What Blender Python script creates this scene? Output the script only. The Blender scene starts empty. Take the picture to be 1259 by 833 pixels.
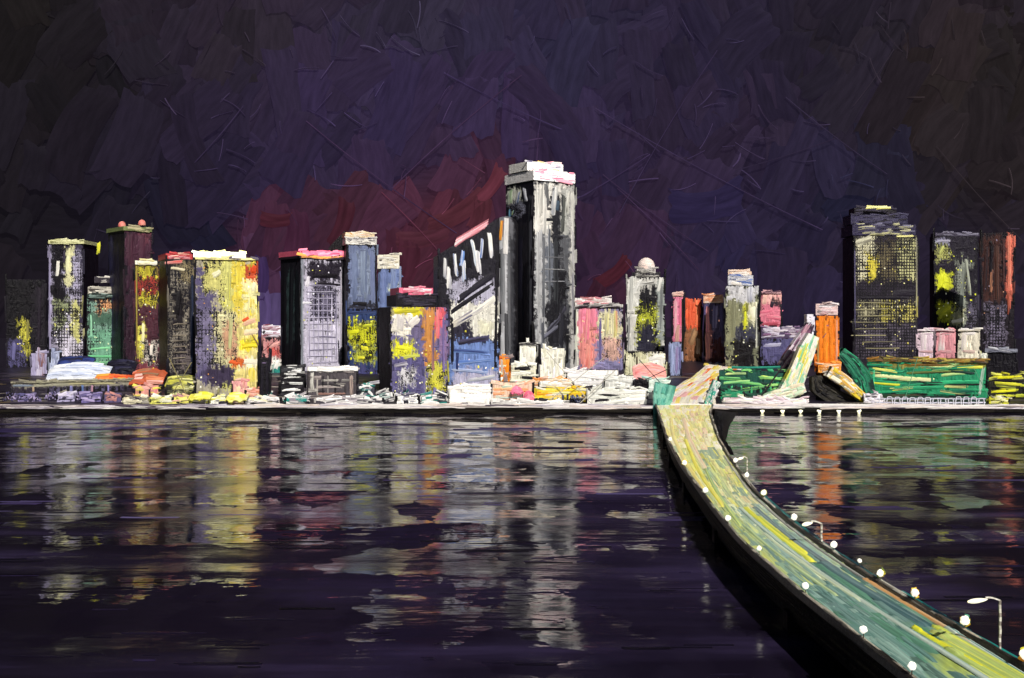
import bpy, math, random
import numpy as np
F = 1400.0; CX = 629.5; HY = 400.0; CAMZ = 60.0
rnd = random.Random(7)
scene = bpy.context.scene
col = scene.collection

# ------------------------------------------------------------------ helpers
def lin(h):
    if isinstance(h, str):
        h = h.lstrip('#'); h = [int(h[i:i+2], 16) / 255 for i in (0, 2, 4)]
    else:
        h = [c / 255 for c in h]
    return np.array([c / 12.92 if c <= .04045 else ((c + .055) / 1.055) ** 2.4 for c in h])

def _hash(ix, iy, s):
    n = (ix.astype(np.int64) * 374761393 + iy.astype(np.int64) * 668265263 + int(s) * 974634777) & 0x7fffffff
    n = ((n ^ (n >> 13)) * 1274126177) & 0x7fffffff
    n = n ^ (n >> 16)
    return (n & 0xffff) / 65535.0

def vn(x, y, s=0):
    x = np.asarray(x, float); y = np.asarray(y, float)
    ix = np.floor(x); iy = np.floor(y); fx = x - ix; fy = y - iy
    fx = fx * fx * (3 - 2 * fx); fy = fy * fy * (3 - 2 * fy)
    a = _hash(ix, iy, s); b = _hash(ix + 1, iy, s); c = _hash(ix, iy + 1, s); d = _hash(ix + 1, iy + 1, s)
    return (a * (1 - fx) + b * fx) * (1 - fy) + (c * (1 - fx) + d * fx) * fy

def ground_z(Y):
    return 7.0 + 0.06 * (min(Y, 1100.0) - 745.0) if Y > 745 else 7.0

def Y_of(py):                                   # where a base seen at this height of the picture stands on the slope
    return 97.7 / ((py - HY) / F + 0.06)

def tag(o, label=None, cat=None, group=None, kind=None):
    if label: o['label'] = label
    if cat: o['category'] = cat
    if group: o['group'] = group
    if kind: o['kind'] = kind
    return o

def empty(name, loc, label, cat, group=None):
    o = bpy.data.objects.new(name, None); col.objects.link(o)
    o.location = loc; o.empty_display_size = 2
    return tag(o, label, cat, group)

class MB:
    """collects painted surfaces (grids with colour and paint load) and builds one mesh"""
    def __init__(s):
        s.v = []; s.f = []; s.c = []; s.p = []; s.u = []; s.n = 0
    def grid(s, P, C, load, grid, glow, uv, flip=False):
        a, b = P.shape[:2]; m = a * b
        idx = np.arange(m).reshape(a, b) + s.n
        q = np.stack([idx[:-1, :-1], idx[1:, :-1], idx[1:, 1:], idx[:-1, 1:]], -1).reshape(-1, 4)
        if flip: q = q[:, ::-1]
        s.f.append(q); s.v.append(P.reshape(-1, 3))
        s.c.append(np.broadcast_to(C, (a, b, 3)).reshape(-1, 3))
        pl = np.stack([np.broadcast_to(x, (a, b)) for x in (load, grid, glow)], -1).reshape(-1, 3)
        s.p.append(pl); s.u.append(uv.reshape(-1, 3)); s.n += m
    def quad(s, pts, c=(0, 0, 0), load=0., glow=0.):
        P = np.array([[pts[0], pts[3]], [pts[1], pts[2]]], float)
        L = np.linalg.norm(P[1, 0] - P[0, 0]); H = np.linalg.norm(P[0, 1] - P[0, 0])
        uv = np.array([[[0, 0, 0], [H, 0, 0]], [[0, L, 0], [H, L, 0]]], float)
        s.grid(P, np.array(c, float), load, 0., glow, uv)
    def box(s, O, U, V, W, c=(0, 0, 0), load=0., glow=0., skip=()):
        """box from corner O with edge vectors U (right), V (back), W (up)"""
        O, U, V, W = [np.array(a, float) for a in (O, U, V, W)]
        if 'f' not in skip: s.quad([O, O + U, O + U + W, O + W], c, load, glow)
        if 'b' not in skip: s.quad([O + U + V, O + V, O + V + W, O + U + V + W], c, load, glow)
        if 'l' not in skip: s.quad([O + V, O, O + W, O + V + W], c, load, glow)
        if 'r' not in skip: s.quad([O + U, O + U + V, O + U + V + W, O + U + W], c, load, glow)
        if 't' not in skip: s.quad([O + W, O + U + W, O + U + V + W, O + V + W], c, load, glow)
        if 'd' not in skip: s.quad([O + V, O + U + V, O + U, O], c, load, glow)
    def stroke(s, path, side, nrm, width, c1, c2, thick, load=1.0, glow=0., seed=None, nt=6, ragged=.5, lift=0., bris=.45):
        """one palette-knife stroke: a raised strip of paint with bristle colour and ridged edges"""
        r = rnd if seed is None else random.Random(seed)
        path = np.array(path, float); n = len(path); side = np.array(side, float); nrm = np.array(nrm, float)
        t = np.linspace(-.5, .5, nt)
        tt, ss = np.meshgrid(t, np.linspace(0, 1, n))
        sd = r.randint(0, 9999)
        w = width * (1 + .25 * (vn(ss * 3.1, tt * 0, sd) - .5))
        d = np.gradient(path, axis=0); L = np.linalg.norm(d, axis=1).sum()
        dirn = d / (np.linalg.norm(d, axis=1)[:, None] + 1e-9)
        rag = (vn(tt * 5 + 3, ss * 0, sd + 1) - .5) * ragged * width * (np.abs(ss - .5) * 2) ** 3
        P = path[:, None, :] + side * (tt * w)[..., None] + dirn[:, None, :] * rag[..., None]
        edge = np.abs(tt) * 2
        h = .35 + .5 * edge ** 4 + bris * (vn(tt * 9, ss * 1.2, sd + 2) - .5) + .5 * (ss > .85) * r.random()
        rim = (edge > .98) | (ss < .001) | (ss > .999)
        h = np.where(rim, -.6, h)
        P = P + nrm * (h * thick + lift)[..., None]
        k = np.clip((vn(tt * 7, ss * 1.5, sd + 3) - .5) * 2.2 + .5, 0, 1)
        C = np.array(c1) * (1 - k[..., None]) + np.array(c2) * k[..., None]
        uv = np.stack([ss * L + r.random() * 300, tt * width + r.random() * 300, 0 * tt], -1)
        s.grid(P, C, load, 0., glow, uv)
    def build(s, name, mat, parent=None, smooth=False):
        V = np.concatenate(s.v); Fq = np.concatenate(s.f); C = np.concatenate(s.c); Pl = np.concatenate(s.p); U = np.concatenate(s.u)
        if parent is not None: V = V - np.array(parent_world(parent))
        me = bpy.data.meshes.new(name)
        me.vertices.add(len(V)); me.vertices.foreach_set('co', V.astype(np.float32).ravel())
        me.loops.add(len(Fq) * 4); me.loops.foreach_set('vertex_index', Fq.astype(np.int32).ravel())
        me.polygons.add(len(Fq)); me.polygons.foreach_set('loop_start', np.arange(0, len(Fq) * 4, 4, dtype=np.int32))
        if smooth: me.polygons.foreach_set('use_smooth', np.ones(len(Fq), dtype=bool))
        a = me.attributes.new('Col', 'FLOAT_COLOR', 'POINT')
        a.data.foreach_set('color', np.concatenate([C, np.ones((len(C), 1))], 1).astype(np.float32).ravel())
        a = me.attributes.new('paint', 'FLOAT_VECTOR', 'POINT'); a.data.foreach_set('vector', Pl.astype(np.float32).ravel())
        a = me.attributes.new('fuv', 'FLOAT_VECTOR', 'POINT'); a.data.foreach_set('vector', U.astype(np.float32).ravel())
        me.update(calc_edges=True); me.validate()
        me.materials.append(mat)
        o = bpy.data.objects.new(name, me); col.objects.link(o)
        if parent is not None: o.parent = parent
        return o

def parent_world(p):
    v = np.zeros(3)
    while p is not None:
        v = v + np.array(p.location); p = p.parent
    return v

# ------------------------------------------------------------------ materials
def paint_mat(name, under, sx=.10, sy=1.1, sp=1.15, rough=.42, bump=.6, bdist=.5, glowk=1.0, pu=2.5, pv=2.9, emis=0., basek=1.0, spec=.2):
    m = bpy.data.materials.new(name); m.use_nodes = True
    nt = m.node_tree; N = nt.nodes; L = nt.links
    for n in list(N): N.remove(n)
    out = N.new('ShaderNodeOutputMaterial'); b = N.new('ShaderNodeBsdfPrincipled'); L.new(b.outputs[0], out.inputs[0])
    def attr(nm):
        a = N.new('ShaderNodeAttribute'); a.attribute_name = nm; return a
    def math_(op, a, c=None, d=None, clamp=False):
        n = N.new('ShaderNodeMath'); n.operation = op; n.use_clamp = clamp
        for i, x in enumerate((a, c, d)):
            if x is None: continue
            if isinstance(x, (int, float)): n.inputs[i].default_value = x
            else: L.new(x, n.inputs[i])
        return n.outputs[0]
    C = attr('Col'); P = attr('paint'); U = attr('fuv')
    sep = N.new('ShaderNodeSeparateXYZ'); L.new(P.outputs['Vector'], sep.inputs[0])
    load, grid, glow = sep.outputs
    def noise(vx, vy, det, off):
        mp = N.new('ShaderNodeMapping'); L.new(U.outputs['Vector'], mp.inputs[0])
        mp.inputs['Scale'].default_value = (vx, vy, 1); mp.inputs['Location'].default_value = (off, off, off)
        n = N.new('ShaderNodeTexNoise'); n.inputs['Scale'].default_value = 1; n.inputs['Detail'].default_value = det
        n.inputs['Roughness'].default_value = .65
        L.new(mp.outputs[0], n.inputs['Vector']); return n.outputs['Fac']
    n1 = noise(sx, sy, 4, 3.1); n2 = noise(sp, sp, 4, 17.3)
    nn = math_('ADD', math_('MULTIPLY', n1, .42), math_('MULTIPLY', n2, .58))
    nn = math_('MULTIPLY', math_('SUBTRACT', nn, .33), 2.9)
    su = N.new('ShaderNodeSeparateXYZ'); L.new(U.outputs['Vector'], su.inputs[0])
    def wv(x, per, w):
        a = math_('ABSOLUTE', math_('SINE', math_('MULTIPLY', x, math.pi / per)))
        return math_('MULTIPLY', math_('SUBTRACT', a, w), 4.0, clamp=True)
    wob = math_('MULTIPLY', math_('SUBTRACT', n1, .5), 2.2)
    w = math_('MULTIPLY', wv(math_('ADD', su.outputs[0], wob), pv, .36), wv(math_('ADD', su.outputs[1], wob), pu, .36))
    th = math_('ADD', nn, math_('MULTIPLY', math_('MULTIPLY', grid, math_('SUBTRACT', 1.0, w)), .52))
    mask = math_('ADD', math_('MULTIPLY', math_('SUBTRACT', math_('MULTIPLY', load, 1.25), th), 7.0), .5, clamp=True)
    var = math_('ADD', math_('MULTIPLY', n1, 1.1), .45)
    cm = N.new('ShaderNodeVectorMath'); cm.operation = 'SCALE'; L.new(C.outputs['Color'], cm.inputs[0]); L.new(var, cm.inputs['Scale'])
    mix = N.new('ShaderNodeMix'); mix.data_type = 'RGBA'
    L.new(mask, mix.inputs['Factor']); mix.inputs[6].default_value = (*under, 1); L.new(cm.outputs[0], mix.inputs[7])
    if basek != 1.0:
        sc = N.new('ShaderNodeVectorMath'); sc.operation = 'SCALE'; L.new(mix.outputs[2], sc.inputs[0]); sc.inputs['Scale'].default_value = basek
        L.new(sc.outputs[0], b.inputs['Base Color'])
    else:
        L.new(mix.outputs[2], b.inputs['Base Color'])
    b.inputs['Roughness'].default_value = rough
    b.inputs['Specular IOR Level'].default_value = spec
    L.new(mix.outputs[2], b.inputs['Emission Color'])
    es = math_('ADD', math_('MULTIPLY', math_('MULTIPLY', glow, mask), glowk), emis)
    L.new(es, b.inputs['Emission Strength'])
    bp = N.new('ShaderNodeBump'); bp.inputs['Strength'].default_value = bump; bp.inputs['Distance'].default_value = bdist
    hh = math_('ADD', math_('MULTIPLY', mask, .5), nn)
    L.new(hh, bp.inputs['Height']); L.new(bp.outputs[0], b.inputs['Normal'])
    return m

DARK = tuple(lin('#17131b'))
M_wall = paint_mat('facade_paint', DARK)
M_roof = paint_mat('roof_paint', tuple(lin('#1a161c')), sx=.12, sy=1.2, sp=.7, bdist=.6)
M_low = paint_mat('low_paint', tuple(lin('#141114')), sx=.15, sy=1.6, sp=.9, bdist=.4)
M_win = paint_mat('window_light', DARK, sx=.4, sy=2, sp=2, glowk=.6, bdist=.2)
M_road = paint_mat('road_paint', tuple(lin('#6a7c72')), sx=.04, sy=1.6, sp=.5, bdist=.18, bump=.5, basek=1.22)
M_dark = paint_mat('black_paint', tuple(lin('#0d0b0e')), sx=.06, sy=1.0, sp=.3, bdist=.5, bump=.7, rough=.6, spec=.08)
M_sky = paint_mat('night_sky_paint', tuple(lin('#17131d')), sx=.012, sy=.07, sp=.02, bdist=3, bump=.2, emis=.43, basek=.16, rough=.6, spec=.02)
M_ground = paint_mat('ground_paint', tuple(lin('#15121a')), sx=.03, sy=.3, sp=.1, bdist=.5)
M_lamp = paint_mat('lamp_glass', tuple(lin('#d8d4c0')), sx=1, sy=3, sp=3, bdist=.15, glowk=.8)

M_lamp2 = paint_mat('navigation_glass', tuple(lin('#2a6a62')), sx=1, sy=3, sp=3, bdist=.1, glowk=1.)
# ------------------------------------------------------------------ layers of paint on a face
def layers_at(px, py, layers, seed, soft=2.5):
    C = np.zeros(px.shape + (3,)) + np.array(DARK); load = np.zeros(px.shape) + .12; grid = np.zeros(px.shape); glow = np.zeros(px.shape)
    for k, ly in enumerate(layers):
        x0, y0, x1, y1, h, ld = ly[:6]; g = ly[6] if len(ly) > 6 else 0.; gl = ly[7] if len(ly) > 7 else 0.
        sd = seed * 13 + k
        jx = (vn(px * .2, py * .25, sd) - .5) * 9 + (vn(px * 1.3, py * .12, sd + 5) - .5) * 3
        jy = (vn(px * .3, py * .1, sd + 1) - .5) * 10 + (vn(px * 1.1, py * .1, sd + 6) - .5) * 9
        fj = (vn(px * 1.05, py * .8, sd + 8) - .5) * 7
        jx = jx + fj; jy = jy + (vn(px * .9, py * 1.0, sd + 9) - .5) * 7
        sc = min(1., (x1 - x0) / 18.); sy = min(1., (y1 - y0) / 22.)
        X = px + jx * sc; Yy = py + jy * sy
        w = np.clip((X - x0) / soft + .5, 0, 1) * np.clip((x1 - X) / soft + .5, 0, 1) * np.clip((Yy - y0) / soft + .5, 0, 1) * np.clip((y1 - Yy) / soft + .5, 0, 1)
        c = lin(h); v = 1 + .5 * (vn(px * .9, py * .07, sd + 2) - .5) + .3 * (vn(px * .25, py * .25, sd + 3) - .5)
        C = C * (1 - w[..., None]) + (c * v[..., None]) * w[..., None]
        ldv = np.clip(ld + .45 * (vn(px * .15, py * .12, sd + 4) - .5), 0, 1.2) if ld < .95 else ld
        so = max(1.5, min(12, (x1 - x0) * .3, (y1 - y0) * .3)) if soft < 10 else soft
        wl = np.clip((X - x0) / so + .3, 0, 1) * np.clip((x1 - X) / so + .3, 0, 1) * np.clip((Yy - y0) / so + .3, 0, 1) * np.clip((y1 - Yy) / so + .3, 0, 1) if (ld < .8 and k > 0) else w
        load = load * (1 - w) + np.minimum(ldv, ldv * wl + .25 * (1 - wl)) * w; grid = grid * (1 - w) + g * w; glow = glow * (1 - w) + gl * w
    return C, load, grid, glow

class Face:
    """vertical rectangle of a building with a picture-like coordinate system of its own"""
    def __init__(s, O, U, W, H, N, x0, x1, yt, yb, H2=None):
        s.O, s.U, s.N = np.array(O, float), np.array(U, float), np.array(N, float)
        s.W, s.H, s.H2 = W, H, (H if H2 is None else H2)
        s.x0, s.x1, s.yt, s.yb = x0, x1, yt, yb
    def pt(s, px, py, off=0.):
        u = (np.asarray(px, float) - s.x0) / (s.x1 - s.x0); v = (s.yb - np.asarray(py, float)) / (s.yb - s.yt)
        return s.O + s.U * (u * s.W)[..., None] + np.array([0, 0, 1.]) * (v * s.H)[..., None] + s.N * (off if np.ndim(off) == 0 else off[..., None])
    @property
    def kx(s): return s.W / (s.x1 - s.x0)
    @property
    def ky(s): return s.H / (s.yb - s.yt)
    def paint(s, mb, layers, seed, step=1.0, rough=.35, flip=False):
        nx = max(3, int(abs(s.x1 - s.x0) / step) + 1); ny = max(3, int((s.yb - s.yt) / (step * 1.25)) + 1)
        u, v = np.meshgrid(np.linspace(0, 1, nx), np.linspace(0, 1, ny))
        Hh = s.H + (s.H2 - s.H) * u
        px = s.x0 + (s.x1 - s.x0) * u; py = s.yb - (s.yb - s.yt) * v * Hh / s.H
        C, ld, g, gl = layers_at(px, py, layers, seed)
        bump = (vn(px * .8, py * .15, seed + 77) - .3) * rough * (.3 + ld)
        inner = (u > .001) & (u < .999) & (v > .001) & (v < .999)
        bump = np.where(inner, bump, 0)
        P = s.O + s.U * (u * s.W)[..., None] + np.array([0, 0, 1.]) * (v * Hh)[..., None] + s.N * bump[..., None]
        uv = np.stack([v * Hh + seed * 31, u * s.W + seed * 17, 0 * u], -1)
        mb.grid(P, C, ld, g, gl, uv, flip=not flip)
    def dab(s, mb, px, py, L, Wd, ang, c1, c2, thick=.5, load=1., glow=0., curve=0., n=7, lift=.15):
        """knife stroke; L, Wd in picture units on this face, ang from horizontal"""
        a = math.radians(ang); t = np.linspace(-.5, .5, n)
        bx = curve * (t * t * 4 - .33) * L * .3
        X = px + np.cos(a) * t * L - np.sin(a) * bx; Yp = py - np.sin(a) * t * L - np.cos(a) * bx
        path = s.pt(X, Yp, 0.)
        side = s.U * (-math.sin(a)) + np.array([0, 0, 1.]) * math.cos(a)
        if np.dot(np.cross(s.U, [0, 0, 1.]), s.N) < 0: side = side
        k = Wd * (abs(s.ky) * abs(math.cos(a)) + abs(s.kx) * abs(math.sin(a)))
        mb.stroke(path, side, s.N, k, c1, c2, thick, load, glow, lift=lift + thick * .3)

def local_col(face, layers, px, py, seed):
    C, ld, g, gl = layers_at(np.array([[px]], float), np.array([[py]], float), layers, seed)
    return C[0, 0], ld[0, 0], g[0, 0]

# ------------------------------------------------------------------ buildings
seedc = [100]
def frame_of(xa, xb, xo, Y, depth):
    """footprint: returns corner, front dir U (to the other end), width, side dir, side length, mirror"""
    if xo is None: m = 1 if (xa + xb) / 2 < CX else -1
    else: m = 1 if xo < xa else -1
    if m == 1: c, e, o = xa, xb, xo
    else: c, e, o = -(xb - CX) + CX, -(xa - CX) + CX, (None if xo is None else -(xo - CX) + CX)
    tc, te = (c - CX) / F, (e - CX) / F
    Cx = tc * Y
    if o is None:
        th = -math.atan(tc); Ln = depth
    else:
        to = (o - CX) / F; th = None
        for k in range(1, 160):
            a = math.radians(k * .5)
            den = math.sin(a) + to * math.cos(a)
            if den <= 1e-3: continue
            Ln = (Cx - to * Y) / den
            if Ln <= depth: th = a; break
        if th is None: th = math.radians(45); Ln = depth
    W = (te * Y - Cx) / (math.cos(th) - te * math.sin(th))
    U = np.array([math.cos(th) * m, math.sin(th), 0]); S = np.array([-math.sin(th) * m, math.cos(th), 0])
    return np.array([Cx * m, Y, 0]), U, W, S, Ln, m

PALW = [lin('#f2ecdc'), lin('#ffe98a'), lin('#e8d94a'), lin('#d9d2e6')]
def building(name, cat, label, xa, xb, yt, yb, xo=None, front=(), side=(), depth=38, caps=(), wins=0, wcol=PALW, wbox=None,
             strokes=(), sstrokes=(), yt2=None, group=None, Y=None, auto=1.0, wsize=(1.5, 2.6), part='wall', zb=None, mat=None, under_side='#1a171f', capglow=0., edges=True, sglow=.05):
    seedc[0] += 7; sd = seedc[0]; rnd.seed(sd)
    mat = mat or M_wall
    Y = Y or Y_of(yb); z0 = CAMZ - (yb - HY) / F * Y
    if zb is not None: z0 = zb
    O, U, W, S, Ln, m = frame_of(xa, xb, xo, Y, depth)
    O = O + np.array([0, 0, z0 - 2.5])
    H = CAMZ - (yt - HY) / F * Y - (z0 - 2.5)
    ybb = yb + 2.5 * F / Y
    Hend = H if yt2 is None else CAMZ - (yt2 - HY) / F * Y - (z0 - 2.5)
    root = empty(name, tuple(O + U * W / 2 + S * Ln / 2 + np.array([0, 0, 2.5])), label, cat, group)
    FN = -S; SN = -U
    if m == 1: ff = Face(O, U, W, H, FN, xa, xb, yt, ybb, Hend)
    else: ff = Face(O, U, W, H, FN, xb, xa, yt, ybb, Hend)
    mb = MB()
    ff.paint(mb, front, sd, flip=(m == -1))
    xs = xo if xo is not None else (xa if m == 1 else xb)
    xc = xa if m == 1 else xb
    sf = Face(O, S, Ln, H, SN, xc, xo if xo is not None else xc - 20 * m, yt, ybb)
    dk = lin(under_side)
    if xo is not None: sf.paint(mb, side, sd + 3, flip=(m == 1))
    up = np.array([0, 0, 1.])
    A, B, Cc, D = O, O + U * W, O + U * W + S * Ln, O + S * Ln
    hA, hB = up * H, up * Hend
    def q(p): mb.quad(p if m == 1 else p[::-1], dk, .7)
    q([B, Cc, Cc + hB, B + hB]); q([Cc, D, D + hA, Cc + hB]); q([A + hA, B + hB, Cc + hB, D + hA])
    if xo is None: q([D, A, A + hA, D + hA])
    area = abs(xb - xa) * (yb - yt)
    for k in range(int(area / 42 * auto)):
        px = rnd.uniform(xa + 2, xb - 2); py = rnd.uniform(yt + 4, yb - 4)
        c, ld, g = local_col(ff, front, px, py, sd)
        if ld < rnd.uniform(.45, 1.0): continue
        if g > .3 and rnd.random() < .6: continue
        v = rnd.uniform(.65, 1.35)
        ff.dab(mb, px, py, rnd.uniform(4, 12), rnd.uniform(1.5, 4), rnd.choice([88, 92, 84, 90, 90, 4, -6]), c * v, c * rnd.uniform(.5, 1.2), .35, rnd.uniform(.75, 1.1))
    for st in strokes:
        px, py, L_, W_, an, h = st[:6]; h2 = st[6] if len(st) > 6 else h
        ff.dab(mb, px, py, L_, W_, an, lin(h), lin(h2) * .85, .7, 1.0, glow=sglow, curve=rnd.uniform(-.3, .3) * min(1, 14 / L_) * .5)
    for st in sstrokes:
        px, py, L_, W_, an, h = st[:6]; h2 = st[6] if len(st) > 6 else h
        sf.dab(mb, px, py, L_, W_, an, lin(h), lin(h2) * .8, .6, 1.0)
    if edges:
        for ex in (xa, xb):
            for k in range(max(2, int((yb - yt) / 22))):
                ly = rnd.uniform(12, 34); py = rnd.uniform(yt + 4, yb - 6)
                if rnd.random() < .65: c = lin(rnd.choice(['#100d13', '#17131b', '#0c0a0e', '#1d1926']))
                else: c = local_col(ff, front, min(max(ex, xa + 3), xb - 3), py, sd)[0] * rnd.uniform(.5, 1.)
                ff.dab(mb, ex + rnd.uniform(-1.2, .8) * (1 if ex == xa else -1), py, min(ly, (yb - yt) * .6), rnd.uniform(1.5, 3.2), 90 + rnd.uniform(-3, 3), c, c * .7, .5, 1.0)
    wall = mb.build(part, mat, root)
    # roof slabs and other crowning pieces, each a part of its own
    for cp in caps:
        nm, x0, x1, y0, y1, cols = cp[:6]; x0, x1 = max(x0, xa - 2), min(x1, xb + 2); inset = cp[6] if len(cp) > 6 else 0.0; tilt = cp[7] if len(cp) > 7 else 0
        cb = MB(); u0 = (x0 - ff.x0) / (ff.x1 - ff.x0) * W; u1 = (x1 - ff.x0) / (ff.x1 - ff.x0) * W
        if u0 > u1: u0, u1 = u1, u0
        zt = CAMZ - (y0 - HY) / F * Y; zl = CAMZ - (y1 - HY) / F * Y
        Oc = O + U * u0 - S * (1.2 - inset) + up * (zl - O[2])
        dep = max(Ln - 2 * inset + 1.8, 3)
        if m == 1: cf = Face(Oc, U, u1 - u0, zt - zl, FN, x0, x1, y0, y1)
        else: cf = Face(Oc, U, u1 - u0, zt - zl, FN, x1, x0, y0, y1)
        cl = [lin(c) for c in cols]
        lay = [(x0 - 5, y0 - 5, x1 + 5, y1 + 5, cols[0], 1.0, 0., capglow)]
        cf.paint(cb, lay, sd + 9, rough=.3, flip=(m == -1))
        OB = Oc + S * .02; UU, VV, WW = U * (u1 - u0), S * dep, up * (zt - zl)
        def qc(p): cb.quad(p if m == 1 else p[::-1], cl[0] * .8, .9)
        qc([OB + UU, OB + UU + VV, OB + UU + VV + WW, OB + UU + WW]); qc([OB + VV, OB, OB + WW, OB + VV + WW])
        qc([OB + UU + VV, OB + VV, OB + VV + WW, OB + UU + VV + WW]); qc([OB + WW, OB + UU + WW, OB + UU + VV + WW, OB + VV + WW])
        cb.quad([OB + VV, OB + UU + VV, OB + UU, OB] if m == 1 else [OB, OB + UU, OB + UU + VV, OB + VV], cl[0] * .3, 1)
        nst = max(3, int((x1 - x0) * (y1 - y0) / 28))
        for k in range(int((x1 - x0) / 11) + 1):
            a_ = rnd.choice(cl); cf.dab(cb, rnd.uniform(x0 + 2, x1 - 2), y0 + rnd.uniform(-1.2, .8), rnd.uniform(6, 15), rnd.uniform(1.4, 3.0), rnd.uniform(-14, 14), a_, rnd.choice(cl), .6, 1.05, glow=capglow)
        for k in range(nst):
            L_ = min(rnd.uniform(8, 24), (x1 - x0) * .95); hh = (y1 - y0)
            W_ = min(rnd.uniform(2.2, 4.5), max(hh * .75, 1.6))
            a_, b_ = rnd.choice(cl), rnd.choice(cl)
            xx = rnd.uniform(x0 + L_ / 2, x1 - L_ / 2) if x1 - x0 > L_ else (x0 + x1) / 2
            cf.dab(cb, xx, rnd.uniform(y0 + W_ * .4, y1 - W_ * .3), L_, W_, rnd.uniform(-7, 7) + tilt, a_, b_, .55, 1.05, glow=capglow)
        cb.build(nm, M_roof, root)
    # lit windows: raised panes, children of the wall
    if wins:
        wb = wbox or (xa + 3, yt + 8, xb - 3, yb - 6)
        used = set(); tries = 0; made = 0
        Pu = 2.5 / abs(ff.kx); Pv = 2.9 / abs(ff.ky)
        wins = int(wins * .62)
        while made < wins and tries < wins * 14:
            tries += 1
            px = rnd.uniform(wb[0], wb[2]); py = rnd.uniform(wb[1], wb[3])
            i, j = int((px - xa) / Pu), int((py - yt) / Pv)
            if (i, j) in used: continue
            dens = vn(i * .33 + sd, j * .22, sd)
            if rnd.random() > (dens * 1.6) ** 2.2: continue
            used.add((i, j)); made += 1
            wbm = MB(); c = rnd.choice(wcol) * rnd.uniform(.7, 1.1)
            qx = xa + (i + .5 + rnd.uniform(-.35, .35)) * Pu; qy = yt + (j + .5 + rnd.uniform(-.35, .35)) * Pv
            h_ = rnd.uniform(*wsize); w_ = rnd.uniform(*wsize) * .8
            ff.dab(wbm, qx, qy, h_ * 1.1, w_, rnd.choice([90, 90, 0]) + rnd.uniform(-6, 6), c, c * .8, .35, 1.1, glow=.5, n=4, lift=.25)
            wbm.build('window', M_win, wall)
    return root, ff, sf, (O, U, W, S, Ln, m, Y)

# ---------------- the setting: sky
CTL = [(0,0,28,25,26),(100,100,27,24,28),(0,250,27,24,30),(150,250,27,24,34),(60,400,26,23,30),(300,60,45,38,48),(300,150,48,39,62),(250,260,28,28,48),
 (330,230,44,38,66),(335,285,78,40,58),(425,268,74,40,56),(400,150,52,42,72),(500,40,48,44,60),(480,120,56,46,78),(560,258,90,42,54),(515,290,82,40,54),
 (600,215,82,44,60),(620,120,54,44,76),(700,50,46,42,66),(720,180,52,43,74),(740,300,54,38,62),(755,335,72,38,54),(850,120,50,41,64),(850,200,54,43,70),
 (900,300,44,38,66),(950,150,50,39,60),(980,250,46,38,62),(1000,380,42,36,60),(1010,60,40,36,46),(1050,230,40,40,64),(1150,100,46,38,38),(1200,200,44,37,38),
 (1250,100,44,38,39),(1100,300,38,32,46),(320,395,104,88,140),(20,330,28,24,31),(500,360,76,34,50),(850,340,48,40,64),(-300,200,28,24,30),(1600,200,40,34,36),(600,-300,42,38,56)]
CTL += [(430,205,48,38,66),(510,205,54,40,66),(370,215,44,38,64),(880,105,46,38,62),(900,60,44,38,60),(1000,150,46,38,58),(640,300,56,34,54),(680,330,50,36,60),(700,240,50,42,70),(470,170,52,44,72),(620,60,50,44,70)]
ctl = np.array(CTL, float)
def sky_col(px, py):
    d = ((ctl[:, 0] - px) ** 2 + ((ctl[:, 1] - py) * 1.3) ** 2 + 1600) ** 1.6
    w = 1 / d; c = (ctl[:, 2:] * w[:, None]).sum(0) / w.sum()
    return lin(c)
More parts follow.
